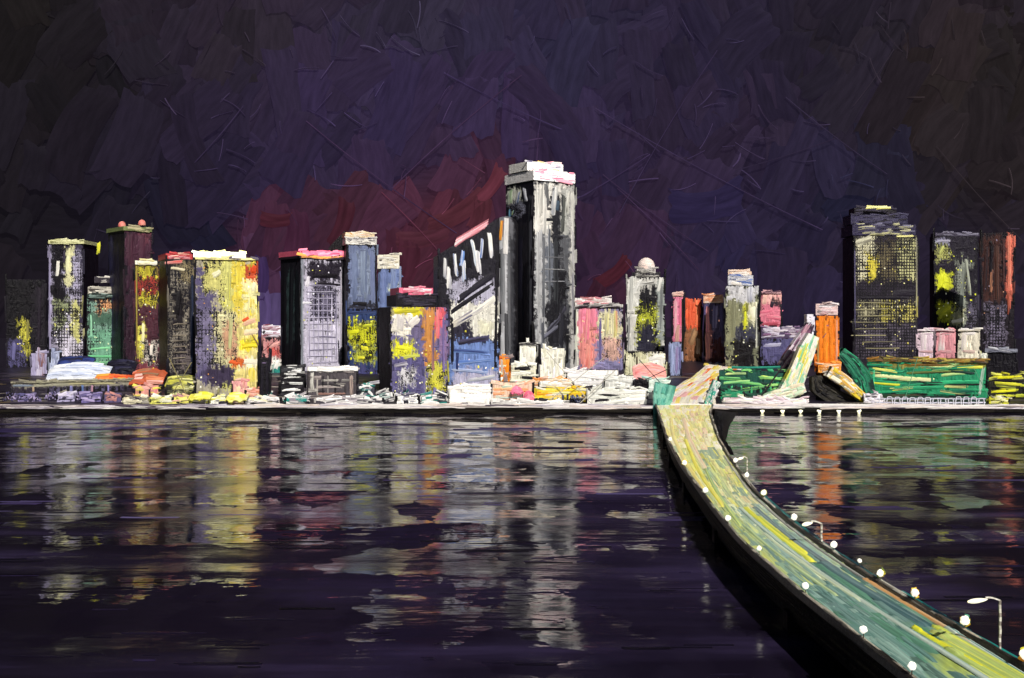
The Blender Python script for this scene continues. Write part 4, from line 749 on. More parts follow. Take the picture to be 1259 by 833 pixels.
hall('green_hall','hall','dark green hall with black arcades between the bridge mouth and the orange tower',884,972,456,489,'#1f4a40',cols=['#2a6a50','#17202a','#3a9a68','#1a1a22','#8ad070'],strokes=[(930,452,60,3,1,'#2a8a74','#17504a'),(906,470,34,4,4,'#58b874','#c8e890'),(950,465,30,4,-8,'#3fc07c','#d8e870'),(955,473,26,3.5,5,'#a8e480'),(920,478,60,3,0,'#12100f'),(905,460,30,3,2,'#d8e490','#2a7a58')]+[(x,480,12,3.4,88,'#12161a') for x in range(896,964,9)]+[(x+4,480,11,2.6,92,'#3fa86c') for x in range(896,964,12)],ns=16,group=GL)
hall('green_hall','hall','long emerald hall with yellow and cream roof bands below the big dark tower',1068,1214,446,489,'#2a8a60',
  more=[(1068,446,1214,453,'#8a8240',.9)],cols=['#2fa06c','#3cb87c','#1c5a48','#2a9a66','#17362e','#d8dc8a'],
  strokes=[(1110,466,80,5,-4,'#d8e09a','#eeeab8'),(1150,458,80,3.5,3,'#3a3a28','#8aa050'),(1130,478,90,5,3,'#38b47a','#2a8a60'),(1090,457,40,4,-8,'#e6e6a0','#d8d850'),(1180,470,50,5,2,'#3fc080','#2a9064'),(1100,484,50,4,3,'#2fa870','#1a6048'),(1160,474,110,2.2,2,'#1a2420'),(1120,470,100,2,-2,'#1c2a26'),(1160,486,90,2.4,0,'#17181a'),(1192,452,40,3.4,3,'#e0e050'),(1140,449,60,3,0,'#5a4a2c','#a8782c'),(1090,474,44,3,-4,'#d8dc40'),(1110,480,30,3,8,'#e0e03a'),(1207,468,36,4,82,'#c8d8c8','#5a8a70'),(1074,470,36,4,88,'#49c088')],ns=30,group=GL,roof=(5,['#6a5a30','#a07030','#3a3434','#b8a850']))
hall('striped_hall','hall','low hall striped acid yellow and black at the right edge',1216,1262,460,490,'#2a2a22',cols=['#e2dc2e','#17141a','#d8d868','#b8c040'],strokes=[(1238,464,40,3.6,3,'#e8e22a'),(1240,472,42,4,-3,'#e0dc3a','#b8b83a'),(1236,481,36,3.4,5,'#e8e430'),(1240,487,34,3,0,'#d8d840'),(1238,468,44,2.4,0,'#1a161c'),(1238,477,44,2.4,0,'#15121a')],ns=6,group=GL)
hall('pink_hall','hall','brownish-pink terrace between the emerald hall and the pastel blocks',1128,1196,436,454,'#7a5a64',cols=['#a87a84','#5a4450','#c09098'],group=GL,ns=8)
hall('white_hall','hall','small mint and white hall beside the teal bridge tower',793,822,466,482,'#c8d4c8',cols=['#d8e0d4','#a8c8bc','#eeece4'],group=GL,ns=7)

building('narrow_block','building','narrow black block between the yellow tower and the gabled house',319,331,440,490,depth=14,front=[(319,440,331,490,'#131016',1.)],strokes=[(322,465,44,4,89,'#0f0c12','#201b28'),(328,464,44,4,91,'#1a1620'),(325,446,6,2,0,'#6a5a78')],group=GL)
hall('kiosk','kiosk','small white and teal kiosk right of the banded pavilion',440,462,472,490,'#3a3a42',cols=['#e8e6e0','#2a8a80','#1a1a20','#8a8690'],strokes=[(450,474,20,3,18,'#f0eee8'),(446,482,16,2.4,60,'#d8d6d0'),(456,484,16,2.4,-50,'#e8e4e0')],ns=8,group=GL)
hall('kiosk','kiosk','sketchy olive and black stall body below the salmon domed tent',204,238,474,491,'#2a2a20',cols=['#8a8a50','#c8c45a','#1a171a','#5a5a40','#d8d4a0'],ns=14,group=GL)
hall('low_hall','hall','thin orange and cream hall behind the bright yellow market hall',654,700,466,478,'#c88a5a',cols=['#e8a050','#f0e0c0','#d8783a','#8a5a40','#f4ead8'],ns=10,group=GL)
hall('white_hall','hall','low white wall-like hall on the quay between peach hall and market hall',604,700,492,498.5,'#e4e0d8',cols=['#f4f0ea','#e0dcd4','#c8c4c0','#2a262c'],ns=12,group=GL,depth=5)
hall('white_hall','hall','low cream wall-like hall on the quay left of the orange tower ramps',890,992,490,498,'#dccfd0',cols=['#efe4e6','#e0ccd4','#f4eeea','#c8a8b0','#e8e8d0'],ns=14,group=GL,depth=5)
hall('low_hall','hall','pale wedge-shaped hall low on the quay under the gabled house',302,344,489,497.5,'#cfc8c4',cols=['#e8e2de','#b8a8a0','#f0ece8','#3a3640','#d8d090'],ns=10,group=GL,depth=5)
hall('white_block','building','small white splashed block at the right end of the emerald hall',1196,1214,436,458,'#d8dcc8',cols=['#efeee0','#e0e48a','#c8ccc0','#2a2830'],ns=9,group=GL,horiz=False)
hall('white_hall','hall','long white foot wall below the latticed and blue towers',388,470,489,498,'#dcd6d2',cols=['#f0ece8','#e8e4e0','#b8b0b4','#3a363e'],ns=12,group=GL,depth=5)

for x0, x1, y0, y1, cols, lab in [
  (22,44,484,494,['#8a7ea8','#55507a','#1c1822'],'lilac stall on the promenade at the far left'),(70,92,483,494,['#a8a0c0','#3a3448','#d0c8d8'],'pale lilac stall on the promenade below the pair of kiosks'),
  (100,124,484,495,['#6a6090','#2a2438','#b0a0c8'],'violet stall on the promenade below the orange-red awning'),(128,150,484,495,['#5a5070','#c88a80','#2a2438'],'mauve stall on the promenade left of the salmon and yellow kiosk'),
  (152,182,488,497,['#c8c0a0','#e8e0c8','#3a3040'],'cream stall on the promenade below the salmon and yellow kiosk'),(184,212,488,497,['#d8d46a','#8a8a50','#e8e4d0'],'olive-yellow stall left of the crossed tan poles'),
  (212,236,487,496,['#e8e070','#d8a0a0','#3a3430'],'yellow and rose stall right of the crossed tan poles'),(252,278,488,497,['#e8e6d8','#d8d45a','#2a2430'],'white and lemon stall before the dark arcaded kiosk'),
  (302,322,478,490,['#e8a898','#f0d8c0','#c8785a'],'peach stall at the foot of the yellow tower'),(352,380,486,496,['#e8e4e0','#2a8a80','#8a8088'],'white and teal stall below the three-tiered pavilion'),
  (464,484,482,494,['#d8d4d0','#2a7a72','#2a2430'],'grey-white stall below the black-flanked blue block'),(488,514,484,496,['#efece6','#2a2a34','#8a86a0'],'white stall with dark gaps below the squat yellow tower, left one'),
  (518,548,485,497,['#f0ece6','#22202c','#2a8078'],'white stall with dark gaps below the squat yellow tower, right one'),(560,598,464,475,['#b8bcd8','#efeade','#7a86b0'],'pale blue-white stall roof behind the plain white hall'),
  (664,704,468,479,['#f4f0e8','#e8c8a0','#dcd8cc'],'cream stall at the foot of the taller cream block'),(806,824,486,498,['#a8c8bc','#efece4','#3a4a48'],'mint stall beside the teal pier'),
  (886,914,480,491,['#2a8a60','#e8e8c0','#1a2a28'],'green and cream stall right of the bridge mouth'),(1062,1084,484,496,['#efe8ea','#c8c0d0','#2a2a30'],'white stall at the foot of the dark green slope'),
  (1216,1240,488,497,['#d8d43a','#1a1a18','#efeac0'],'yellow and black stall at the right end of the promenade')]:
    hall('market_stall','stall',lab,x0,x1,y0,y1,cols[0],cols=cols,ns=8,depth=6,group='stalls along the promenade')

# awnings, tents: sloping sheets on posts
def awning(label, x0, x1, yt, yb, cols, name='awning', cat='awning', rise=.6, Yb=None, bow=.22, posts=3, group='awnings and canopies on the waterfront'):
    seedc[0] += 3; rnd.seed(seedc[0]); Y = Yb or Y_of(yb + 7)
    zt = CAMZ - (yt - HY) / F * Y; zl = CAMZ - (yb - HY) / F * Y; xa = (x0 - CX) / F * Y; xb = (x1 - CX) / F * Y
    g = ground_z(Y); root = empty(name, ((xa + xb) / 2, Y + 6, g), label, cat, group)
    mb = MB(); u, v = np.meshgrid(np.linspace(0, 1, 26), np.linspace(0, 1, 9))
    Z = zl + (zt - zl) * (np.sin(v * math.pi / 2)) * (1 - bow * (2 * u - 1) ** 2) + 2.2 * (vn(u * 9, v * 1.5, seedc[0]) - .4)
    P = np.stack([xa + (xb - xa) * u, Y + v * 12, Z], -1); cl = [lin(c) for c in cols]
    k = vn(u * 5, v * 6, seedc[0] + 1)[..., None]
    mb.grid(P, cl[0] * (1 - k) + cl[-1] * k, 1., 0, 0, np.stack([P[..., 0], P[..., 1], 0 * u], -1), flip=True)
    Pb = P - np.array([0, -.1, .5]); mb.grid(Pb, cl[0] * .5, .6, 0, 0, np.stack([P[..., 0], P[..., 1], 0 * u], -1))
    for i in range(max(5, int((x1 - x0) / 3.5))):
        vv = rnd.uniform(.05, .95); uu = rnd.uniform(.12, .88); l = rnd.uniform(.1, .3)
        uq = np.clip(np.linspace(uu - l, uu + l, 7), .01, .99)
        zq = zl + (zt - zl) * math.sin(vv * math.pi / 2) * (1 - bow * (2 * uq - 1) ** 2) + .5
        pth = np.stack([xa + (xb - xa) * uq, 0 * uq + Y + vv * 12 - .6, zq], -1)
        a_, b_ = rnd.choice(cl), rnd.choice(cl)
        mb.stroke(pth, (0, .5, .85), (0, -.85, .5), rnd.uniform(1.4, 3.2), a_, b_, .5, 1.0, glow=.08)  # faint glow added to the cloth to brighten the waterfront
    mb.build('canopy', M_low, root)
    for i in range(posts):
        uu = .08 + .84 * i / max(1, posts - 1); x = xa + (xb - xa) * uu; p = MB(); zt_ = zl + (zt - zl) * .1 + .2
        p.box((x - .25, Y + .6, g - .5), (.5, 0, 0), (0, .5, 0), (0, 0, max(1., zt_ - g + .5)), lin('#2a252c'), 1.); p.build('post', M_dark, root)
awning('pale blue-white canopy spread at the foot of the green office block', 56, 132, 447, 467, ['#b4bed8','#d4d9e6','#98a4c4','#e6e6e6'])
awning('dark navy canopy with a bright blue crest above the pale blue-white one', 68, 112, 439, 452, ['#23284a','#2f4a8a','#17162a','#3a4a90'], Yb=925)
awning('black canopy in front of the maroon tower, right of the pale blue-white one', 127, 165, 443, 460, ['#1c1a2a','#26243c','#14121c'], Yb=890)
awning('orange-red awning behind the drab long hall', 112, 158, 461, 471, ['#dc5030','#ec8a4a','#d8a040','#e06038'])
awning('orange and brown awning at the foot of the yellow and maroon tower', 158, 200, 454, 473, ['#c85a34','#8a6a50','#e88a60','#e8b4a8','#a85a40'])
awning('salmon domed tent with a yellow hem under the grey-banded tower', 205, 234, 446, 461, ['#e49a90','#f0b4a8','#e8c030','#e8887c'], name='tent', cat='tent', bow=.55)
awning('sketchy olive-yellow stall roof with crossed poles', 202, 241, 462, 474, ['#c8c44a','#8a8a50','#e0dc90','#5a5a44'])
awning('lemon awning running to the foot of the yellow tower', 238, 288, 458, 466, ['#dfe04a','#c8cc5a','#f0ee90'])
awning('cream and white awning below the lemon one', 240, 286, 465, 474, ['#f2eee0','#e4e08a','#d8d860'])
awning('low yellow awning by the promenade, left of the arcaded kiosk', 230, 258, 484, 491, ['#e6de3a','#c8c23a','#f0ea80'], posts=2)
awning('low yellow awning by the promenade, right of the arcaded kiosk', 276, 303, 485, 493, ['#f0e43a','#e8d860','#f4f0b0'], posts=2)
awning('salmon-pink awning between the domed tower and the bridge', 779, 820, 447, 468, ['#e8928a','#f2b0a0','#e07a78','#e8b0b0'], bow=.3)
awning('small round pink canopy, upper of the two in front of the peach hall', 627, 644, 470, 484, ['#ee7a98','#f08aa8','#e86a8c'], name='parasol', cat='canopy', bow=.9, Yb=764, posts=2)
awning('small round pink canopy, lower of the two in front of the peach hall', 641, 660, 482, 496, ['#f07c98','#e86a88','#f498a8'], name='parasol', cat='canopy', bow=.9, Yb=757, posts=2)

# orange monument tower with its two sweeping ramps
orange = building('orange_tower', 'tower', 'tall bright orange tower with a white-pink crown and flaring feet', 1003, 1032, 388, 492, depth=10, 
  front=[(1003,388,1032,492,'#16131a',1.),(1003,388,1032,460,'#ec7e1e',1.)], strokes=[(1008,420,60,5,90,'#f0841e','#d87020'),(1015,420,64,6,89,'#f28c24','#e8781a'),(1022,418,60,5,91,'#ee7e1a','#f49a3a'),(1028,420,62,4,90,'#e8863a','#e8a890'),(1014,412,8,3,60,'#6a5070'),(1017,400,4,2.5,0,'#7a6080'),(1006,430,40,3,90,'#b89050','#8a7a58')],
  caps=[('crown',1003,1030,373,387,['#efd0cc','#f2e6e8','#2a2230','#e8b8b8','#d8a8b8'],1),('foot_band',1006,1034,446,458,['#f0a048','#f4e0c8','#ee8a30'],-2)])[0]
def ramp(label, pts, widths, cols, Y0, depth=8, name='ramp'):
    seedc[0] += 5; rnd.seed(seedc[0]); root = None
    t = np.linspace(0, 1, 26); px = np.interp(t, np.linspace(0, 1, len(pts)), [p[0] for p in pts]); py = np.interp(t, np.linspace(0, 1, len(pts)), [p[1] for p in pts]); w = np.interp(t, np.linspace(0, 1, len(pts)), widths)
    cl = [lin(c) for c in cols]; k = Y0 / F
    X = (px - CX) * k; Z = CAMZ - (py - HY) * k; d = np.stack([np.gradient(X), np.gradient(Z)], -1); d /= np.linalg.norm(d, axis=1)[:, None]
    nx, nz = -d[:, 1], d[:, 0]; s = np.linspace(-.5, .5, 9); mb = MB()
    PX = X[:, None] + nx[:, None] * s * (w * k)[:, None]; PZ = Z[:, None] + nz[:, None] * s * (w * k)[:, None]
    tt = t[:, None] + 0 * s; q = (vn(s * 6 + 0 * tt, tt * 5, seedc[0]) * len(cl) * .999).astype(int)
    Cc = np.array(cl)[np.clip(q, 0, len(cl) - 1)]
    uv = np.stack([tt * 60, s * 12 + 0 * tt, 0 * tt], -1)
    fr = np.stack([PX, 0 * PX + Y0, PZ], -1); bk = fr + np.array([0, depth, 0])
    mb.grid(fr, Cc, 1., 0, 0, uv); mb.grid(bk, Cc * .5, 1., 0, 0, uv, flip=True)
    for j in (0, -1):
        e = np.stack([fr[:, j], bk[:, j]], 1); mb.grid(e, Cc[:, [j, j]], 1., 0, 0, uv[:, [j, j]], flip=(j == 0))
    for i in range(16):
        a = rnd.uniform(0, .75); b = min(1, a + rnd.uniform(.15, .4)); o_ = rnd.uniform(-.42, .42); tq = np.linspace(a, b, 8)
        x_ = np.interp(tq, t, X + nx * o_ * w * k); z_ = np.interp(tq, t, Z + nz * o_ * w * k)
        mb.stroke(np.stack([x_, 0 * x_ + Y0 - .2, z_], -1), (nx[10], 0, nz[10]), (0, -1, 0), rnd.uniform(1.2, 3.4), rnd.choice(cl), rnd.choice(cl), .8, 1.)
    o = mb.build(name, M_low); tag(o, label, {'bridge_pier':'pier','white_post':'post','stair':'stair','paved_apron':'paving'}.get(name,'ramp'), {'ramp':'ramps beside the orange tower','bridge_pier':'piers at the bridge mouth'}.get(name)); return o
ramp('cream and yellow ramp sweeping down to the left of the orange tower', [(1001,412),(992,432),(983,455),(972,482)], [14,20,21,26], ['#f2ecdc','#e8dc4a','#efe6c8','#7ac8a0','#f4f0ea'], 776, name='ramp')
ramp('pale mint and peach spill of paving at the foot of the left ramp', [(990,476),(965,484),(930,493)], [12,15,7], ['#e8e0c0','#c8e0c0','#f0c8b0','#f4f0ea'], 775, name='paved_apron')
ramp('black curved ramp running down from the foot of the orange tower', [(1004,462),(1008,476),(1024,487),(1052,497)], [12,20,20,10], ['#17141a','#26241f','#3a362e','#0f0d10'], 772, name='ramp')
ramp('white and yellow edged slope dropping right from the orange tower', [(1020,456),(1038,468),(1056,484),(1074,497)], [14,14,12,8], ['#f2ead0','#e8cc3a','#efe6e0','#d8a83a','#8a8a78'], 766, name='ramp')
ramp('dark green slope dropping right behind the white and yellow one', [(1034,432),(1050,448),(1062,466),(1068,488)], [12,20,22,20], ['#1c4a40','#2a7a5c','#17302c','#38a878'], 800, name='ramp')
ramp('speckled mauve scaffold stair left of the cream ramp', [(998,398),(986,420),(972,440),(962,452)], [8,16,16,10], ['#a87a90','#e8dce4','#3a2c3c','#8a5a78','#c89aa8'], 830, name='stair')
ramp('thin white post standing behind the left shoulder of the orange tower', [(996,386),(996,420)], [8,9], ['#d8d4e4','#efeaf2','#6a6480'], 860, name='white_post')

# teal pylon and white wing at the bridge mouth
ramp('tapering teal pier at the left of the bridge mouth', [(819,472),(815,490),(811,508),(813,528)], [26,24,14,6], ['#5aa698','#3f8478','#7ab8a8','#4f9488'], 737, name='bridge_pier', depth=5)
ramp('narrow teal and white pier at the right of the bridge mouth', [(882,468),(876,482),(870,498)], [9,9,8], ['#48b09c','#e6e4e0','#2a8a78','#c8c0c8'], 738.5, name='bridge_pier', depth=5)

# bushes
def bush(label, px, py, wpx, hpx, cols, name='bush', Y=None):
    seedc[0] += 3; rnd.seed(seedc[0]); Y = Y or Y_of(py); k = Y / F; x = (px - CX) * k; g = ground_z(Y); mb = MB(); cl = [lin(c) for c in cols]
    R = wpx * k / 2; H = hpx * k
    for i in range(int(20 + wpx * 3.2)):
        a = rnd.uniform(0, 6.28); r = R * math.sqrt(rnd.random()); zz = g + H * rnd.random() * (1 - .6 * (r / R) ** 2)
        p = np.array([x + math.cos(a) * r, Y + 2 + math.sin(a) * r * .4, zz]); an = rnd.uniform(-1.2, 1.2); L = rnd.uniform(.8, 2.4)
        d = np.array([math.sin(an), 0, math.cos(an)]); n = np.array([rnd.uniform(-.3, .3), -1, rnd.uniform(0, .5)]); sd = np.cross(d, n); sd /= np.linalg.norm(sd)
        c = rnd.choice(cl); mb.stroke([p + d * L * q for q in (-.5, -.17, .17, .5)], -sd, n, rnd.uniform(.5, 1.2), c, c * .7, .25, 1., nt=4)
    o = mb.build('foliage', M_low); root = empty(name, (x, Y + 2, g), label, 'bush', 'bushes along the promenade')
    me = o.data; me.transform(__import__('mathutils').Matrix.Translation((-x, -(Y + 2), -g))); o.parent = root
    st = MB(); st.box((x - .2, Y + 1.8, g - .5), (.4, 0, 0), (0, .4, 0), (0, 0, H * .6), lin('#1a1512'), 1.); st.build('stem', M_dark, root)
PUR = ['#55507a','#8a7ea8','#3a3448','#1c1822','#b0a0c8']; TEA = ['#2a8a80','#e8e6e0','#1a1a20','#1f6a62','#f2eee8','#24202c']
for (px, py, w, h, c, l) in [(12,493,22,12,PUR,'purple bush nearest the left end of the promenade'),(36,494,24,9,PUR,'low purple bush second along the promenade from the left'),(64,492,20,11,PUR,'purple bush below the pair of kiosks'),(92,492,22,10,PUR,'purple bush below the pale blue-white canopy'),(118,493,20,9,PUR,'small purple bush below the orange-red awning'),
     (330,490,16,10,TEA,'teal and white bush by the gabled house'),(354,494,16,8,TEA,'teal bush in front of the three-tiered pavilion'),(450,488,20,14,TEA,'teal and white bush right of the banded pavilion'),(478,491,22,13,TEA,'teal bush in front of the black-flanked blue block'),(500,492,20,13,TEA,'white-flecked bush below the squat yellow and violet tower, left one'),
     (520,493,20,11,TEA,'white-flecked bush below the squat yellow and violet tower, middle one'),(540,493,22,12,TEA,'dark teal bush just left of the plain white hall'),(708,495,18,9,['#20203a','#4a5278','#1a1a22','#8a90b0'],'blue-black bush before the market hall'),(1224,494,18,6,['#b8b83a','#1a1a18','#6a7a3a'],'olive bush at the right end of the promenade')]:
    bush(l, px, py, w, h, c)

# thin crossed poles
def poles(label, segs, Y, c='#8a8478', th=.45):
    g = ground_z(Y); k = Y / F; xs = [s[0] for s in segs] + [s[2] for s in segs]; xm = (sum(xs) / len(xs) - CX) * k
    root = empty('crossed_poles', (xm, Y, g), label, 'poles', 'crossed pole frames')
    for i, (x0, y0, x1, y1) in enumerate(segs):
        mb = MB(); yy = Y - i * .9
        a = np.array([(x0 - CX) * k, yy, CAMZ - (y0 - HY) * k]); b = np.array([(x1 - CX) * k, yy, CAMZ - (y1 - HY) * k])
        d = (b - a) / np.linalg.norm(b - a); sd = np.cross(d, [0, -1, 0]); sd /= np.linalg.norm(sd); sd = sd if sd[0] > 0 else -sd
        p = [a - sd * th / 2, a + sd * th / 2, b + sd * th / 2, b - sd * th / 2]
        mb.box(a - sd * th / 2, sd * th, np.array([0, th, 0]), b - a, lin(c), 1.); mb.build('pole', M_low, root)
poles('tan crossed poles rising from the sketchy olive stall', [(208,440,232,492),(236,445,206,494)], 762, '#8c8256')
poles('grey crossed poles in front of the large white hall', [(742,440,668,510-12),(672,432,728,497),(756,455,712,496)], 756, '#b8b2a4')
poles('dark leaning poles over the salmon awning', [(786,442,826,486),(824,452,790,468)], 762, '#3a3238', .5)
poles('black leaning pole across the dark green hall', [(976,432,932,492)], 764, '#2a2428', .9)
poles('brown leaning pole over the right half of the yellow tower', [(295,388,318,424)], 796, '#8a6a50', .6)
poles('thin dark leaning pole by the gabled house', [(346,412,316,438)], 800, '#3a2c30', .4)
poles('fine poles crossing in front of the emerald hall', [(1128,440,1112,492),(1130,450,1160,452),(1196,452,1216,490)], 764, '#5a9a78', .35)

# white hooped railing by the emerald hall
rl = empty('railing', ((1145 - CX) / F * 752, 752, 7.6), 'white hooped railing on the quay in front of the emerald hall', 'railing')
kx = 752 / F; mb = MB()
for zz in (9.0, 11.6):
    mb.stroke([((x - CX) * kx, 752, zz + rnd.uniform(-.2, .2)) for x in np.linspace(1078, 1212, 26)], (0, 0, 1), (0, -1, 0), 1.0, lin('#dcdce8'), lin('#a8a8c0'), .5, 1.)
mb.build('rail', M_low, rl)
for i in range(14):
    x = (1084 + i * 9.4 - CX) * kx; hp = MB(); t = np.linspace(0, math.pi, 11); z1 = 12.4 + rnd.uniform(-.5, .6)
    pth = [(x + math.cos(a) * 1.9, 751.2, 7.4 + (z1 - 7.4) * min(1, math.sin(a) * 1.5)) for a in t]
    for a, b in zip(pth[:-1], pth[1:]):
        a = np.array(a); b = np.array(b); d = b - a; sd = np.cross(d / (np.linalg.norm(d) + 1e-9), [0, 1, 0]) * .5
        hp.box(a - sd / 2, sd, np.array([0, .45, 0]), d * 1.05, lin('#e0e0ea'), 1.)
    hp.build('hoop', M_low, rl)
# quay lamps on the wall right of the bridge
for i, px in enumerate((937, 962, 984, 1007, 1031, 1056)):
    k = 738.2 / F; x = (px - CX) * k; nm = ['first','second','third','fourth','fifth','sixth'][i]
    root = empty('quay_lamp', (x, 738, 5.5), 'small cream lamp on the black river wall, %s of the six counting from the bridge' % nm, 'lamp', 'lamps on the river wall')
    mb = MB(); rnd.seed(px); f = Face((x - 2, 737.6, 0), (1, 0, 0), 4, 6, (0, -1, 0), 0, 4, 0, 6)
    f.dab(mb, 2, 1.9, 2.4, 1.6, 90 + rnd.uniform(-8, 8), lin('#f4f0d8'), lin('#e8e0b0'), .5, 1.1, glow=.8); f.dab(mb, 2, 1.3, 2.8, 1.0, rnd.uniform(-20, 20), lin('#f8f4e6'), lin('#e8e4c0'), .5, 1.1, glow=.8)
    mb.build('lamp_glass', M_lamp, root)
    br = MB(); br.box((x - .25, 737.7, 5.4), (.5, 0, 0), (0, 1.6, 0), (0, 0, .4), lin('#2a2626'), 1.); br.build('bracket', M_dark, root)

# ---------------- bridge
LY = [-80, 0, 80, 130, 158, 178, 207, 243, 282, 328, 395, 480, 560, 650, 742]; LX = [66, 61, 57, 54.6, 53.6, 52.5, 51.2, 50.6, 51.7, 54.5, 58.5, 65.6, 74, 84, 94]
RY = [-80, 0, 80, 130, 165, 184, 204, 220, 247, 285, 326, 407, 480, 560, 650, 742]; RX = [84, 79, 74.5, 72, 70.6, 69.2, 67.8, 67.2, 66.5, 67.2, 69.2, 77.8, 87, 98.6, 113, 131]
def XL(y): return np.interp(y, LY, LX)
def XR(y): return np.interp(y, RY, RX)
def ZD(y): return np.interp(y, [-80, 560, 742], [12, 12, 8.2])
def sm(f, y): return (f(y - 14) + f(y - 7) + f(y) + f(np.minimum(y + 7, 742)) + f(np.minimum(y + 14, 742))) / 5
bridge = empty('bridge', (75, 400, 0), 'long curving road bridge with a yellow and teal deck and black side crossing the river', 'bridge')
def bpt(y, t, dz=0.):
    y = np.asarray(y, float); xl = sm(XL, y); xr = sm(XR, y)
    return np.stack([xl + (xr - xl) * t, y, ZD(y) + dz + 0 * y], -1)
DL = [(700,400,1400,1200,'#7a968c',1.),(780,440,890,600,'#ece29a',1.),(805,440,860,580,'#f0e6a0',1.),(836,500,862,600,'#ecd0ac',1.),(800,540,890,640,'#e4dc8c',1.),(850,560,905,640,'#b8bf84',1.),
      (880,600,960,700,'#b9c07c',1.),(895,600,960,660,'#8fa090',1.),(930,640,1010,740,'#88a290',1.),(980,690,1090,833,'#6f8f86',1.),(1060,740,1160,833,'#5f857a',1.),(1150,770,1260,833,'#a9b85a',1.)]
def deck():
    rnd.seed(77); mb = MB(); ys = np.concatenate([np.linspace(-80, 120, 30), np.linspace(122, 742, 420)]); ts = np.linspace(0, 1, 40)
    Yv, Tv = np.meshgrid(ys, ts, indexing='ij'); P = bpt(Yv, Tv)
    P[..., 2] += .12 * vn(Tv * 30, Yv * .05, 3)
    YY = np.maximum(Yv, 100); px = CX + P[..., 0] / YY * F; py = HY + (CAMZ - P[..., 2]) / YY * F
    def dcol(px, py):
        # paint laid across the roadway: cream at the town end, green-grey in the middle, teal towards the near end
        return layers_at(px, py, DL, 5, soft=30)[0]
    C = dcol(px, py) * (.8 + .4 * vn(Tv * 26, Yv * .02, 8))[..., None]
    mb.grid(P, C * 1.1, 1.1, 0, 0, np.stack([Yv, Tv * 17, 0 * Yv], -1), flip=False)
    for i in range(620):
        y0 = 742 - (1 - rnd.random() ** 1.0) * 640 if i % 3 else rnd.uniform(150, 330)
        L = rnd.uniform(8, 40) * (.5 + y0 / 500); y1 = min(y0 + L, 741); t0 = rnd.uniform(.04, .96); t1 = min(.97, max(.03, t0 + rnd.uniform(-.05, .05)))
        yv = np.linspace(y0, y1, 9); tv = np.linspace(t0, t1, 9); p = bpt(yv, tv, .18)
        ym = (y0 + y1) / 2; pm = bpt(np.array([max(ym, 110)]), (t0 + t1) / 2)[0]; qx = CX + pm[0] / pm[1] * F; qy = HY + (CAMZ - pm[2]) / pm[1] * F
        c = dcol(np.array([[qx]]), np.array([[qy]]))[0, 0]; wk = 2.0 if ym > 400 else 1.15
        if ym > 440: pal = ['#eee48c', '#f4ecc4', '#ecccb0', '#e0de98', '#f4eed8', '#e6d684', '#d2d48c']
        elif ym > 300: pal = ['#ece67c', '#d4d888', '#c8d49c', '#e6de98', '#a4ba9c', '#eeeab4', '#8ca494', '#e2d09c']
        elif ym > 215: pal = ['#8fac9e', '#b8c89c', '#d2da90', '#73908a', '#9cb4aa', '#e2e6bc', '#7f9c94', '#a3bba0'] if t0 > .3 else ['#8aa68c', '#b8c47c', '#c8cc70', '#6f8c84', '#a8b890']
        else: pal = ['#5f8078', '#6f9288', '#4a6a64', '#7a968c', '#88a498', '#54766c', '#3f5c58', '#5a8a70', '#68847e']
        k = rnd.choice(pal); cc = lin(k) * .95 + c * .2
        mb.stroke(p, (1, 0, 0), (0, 0, 1), rnd.uniform(.5, 2.0) * wk, cc, cc * rnd.uniform(.6, .95), .3, 1., nt=7)
    def line(pts, w, h1, h2, th=.35):   # (Y, t) list
        yv = np.linspace(pts[0][0], pts[-1][0], 40); tv = np.interp(yv, [p[0] for p in sorted(pts)], [p[1] for p in sorted(pts)])
        o = np.argsort(yv); yv = yv[o]; tv = tv[o]
        mb.stroke(bpt(yv, tv, .42), (1, 0, 0), (0, 0, 1), w, lin(h1), lin(h2), th, 1., nt=6)
    line([(150, .60), (175, .56), (210, .52), (250, .5), (300, .45)], 1.0, '#c6d2c2', '#8ea89c')
    line([(196, .53), (215, .50), (240, .45), (262, .42)], 1.1, '#dfe4c0', '#b8c8a8')
    line([(135, .66), (152, .61), (172, .57)], .8, '#b8c8bc', '#8aa498')
    line([(230, .62), (262, .60), (300, .56)], 1.5, '#e2de4c', '#d0d860'); line([(238, .68), (262, .66), (285, .62)], 1.2, '#e6e04a', '#b8c85a')
    line([(300, .2), (350, .22), (420, .3), (480, .34)], 1.6, '#ece25a', '#e0d880'); line([(330, .08), (400, .1), (500, .14), (600, .2)], 1.6, '#e8d46a', '#efe4a8')
    line([(380, .4), (470, .42), (600, .45)], 2.2, '#e8c8a8', '#ece0b8'); line([(270, .2), (330, .3), (380, .4)], 1.2, '#cfd878', '#9ab888')
    line([(205, .93), (250, .92), (320, .92), (420, .93)], .9, '#d6d4c8', '#8a8a84'); line([(170, .94), (190, .94), (215, .93)], 1.0, '#c8cdb8', '#d8903a'); line([(150, .92), (165, .93), (180, .94)], 1.2, '#cfd4c8', '#2a7a74')
    line([(220, .78), (250, .75), (300, .72)], 1.4, '#5f6f72', '#8a9c9c'); line([(180, .8), (205, .76), (230, .72)], 2.2, '#3f5f62', '#6a8484')
    line([(200, .35), (230, .3), (270, .25)], .9, '#9fbc98', '#c8d490')
    for k, (a, b, t0, t1, w) in enumerate([(140, 168, .72, .64, 2.0), (143, 172, .80, .70, 2.2), (146, 178, .86, .78, 2.4), (150, 181, .9, .86, 1.6), (138, 160, .66, .62, 1.2), (158, 180, .68, .63, .9)]):
        line([(a, t0), (b, t1)], w, '#d9dc4e' if k % 2 else '#c8d078', '#a8bc68' if k != 5 else '#e6e22e', .5)
    o = mb.build('roadway', M_road, bridge); return o
deck()
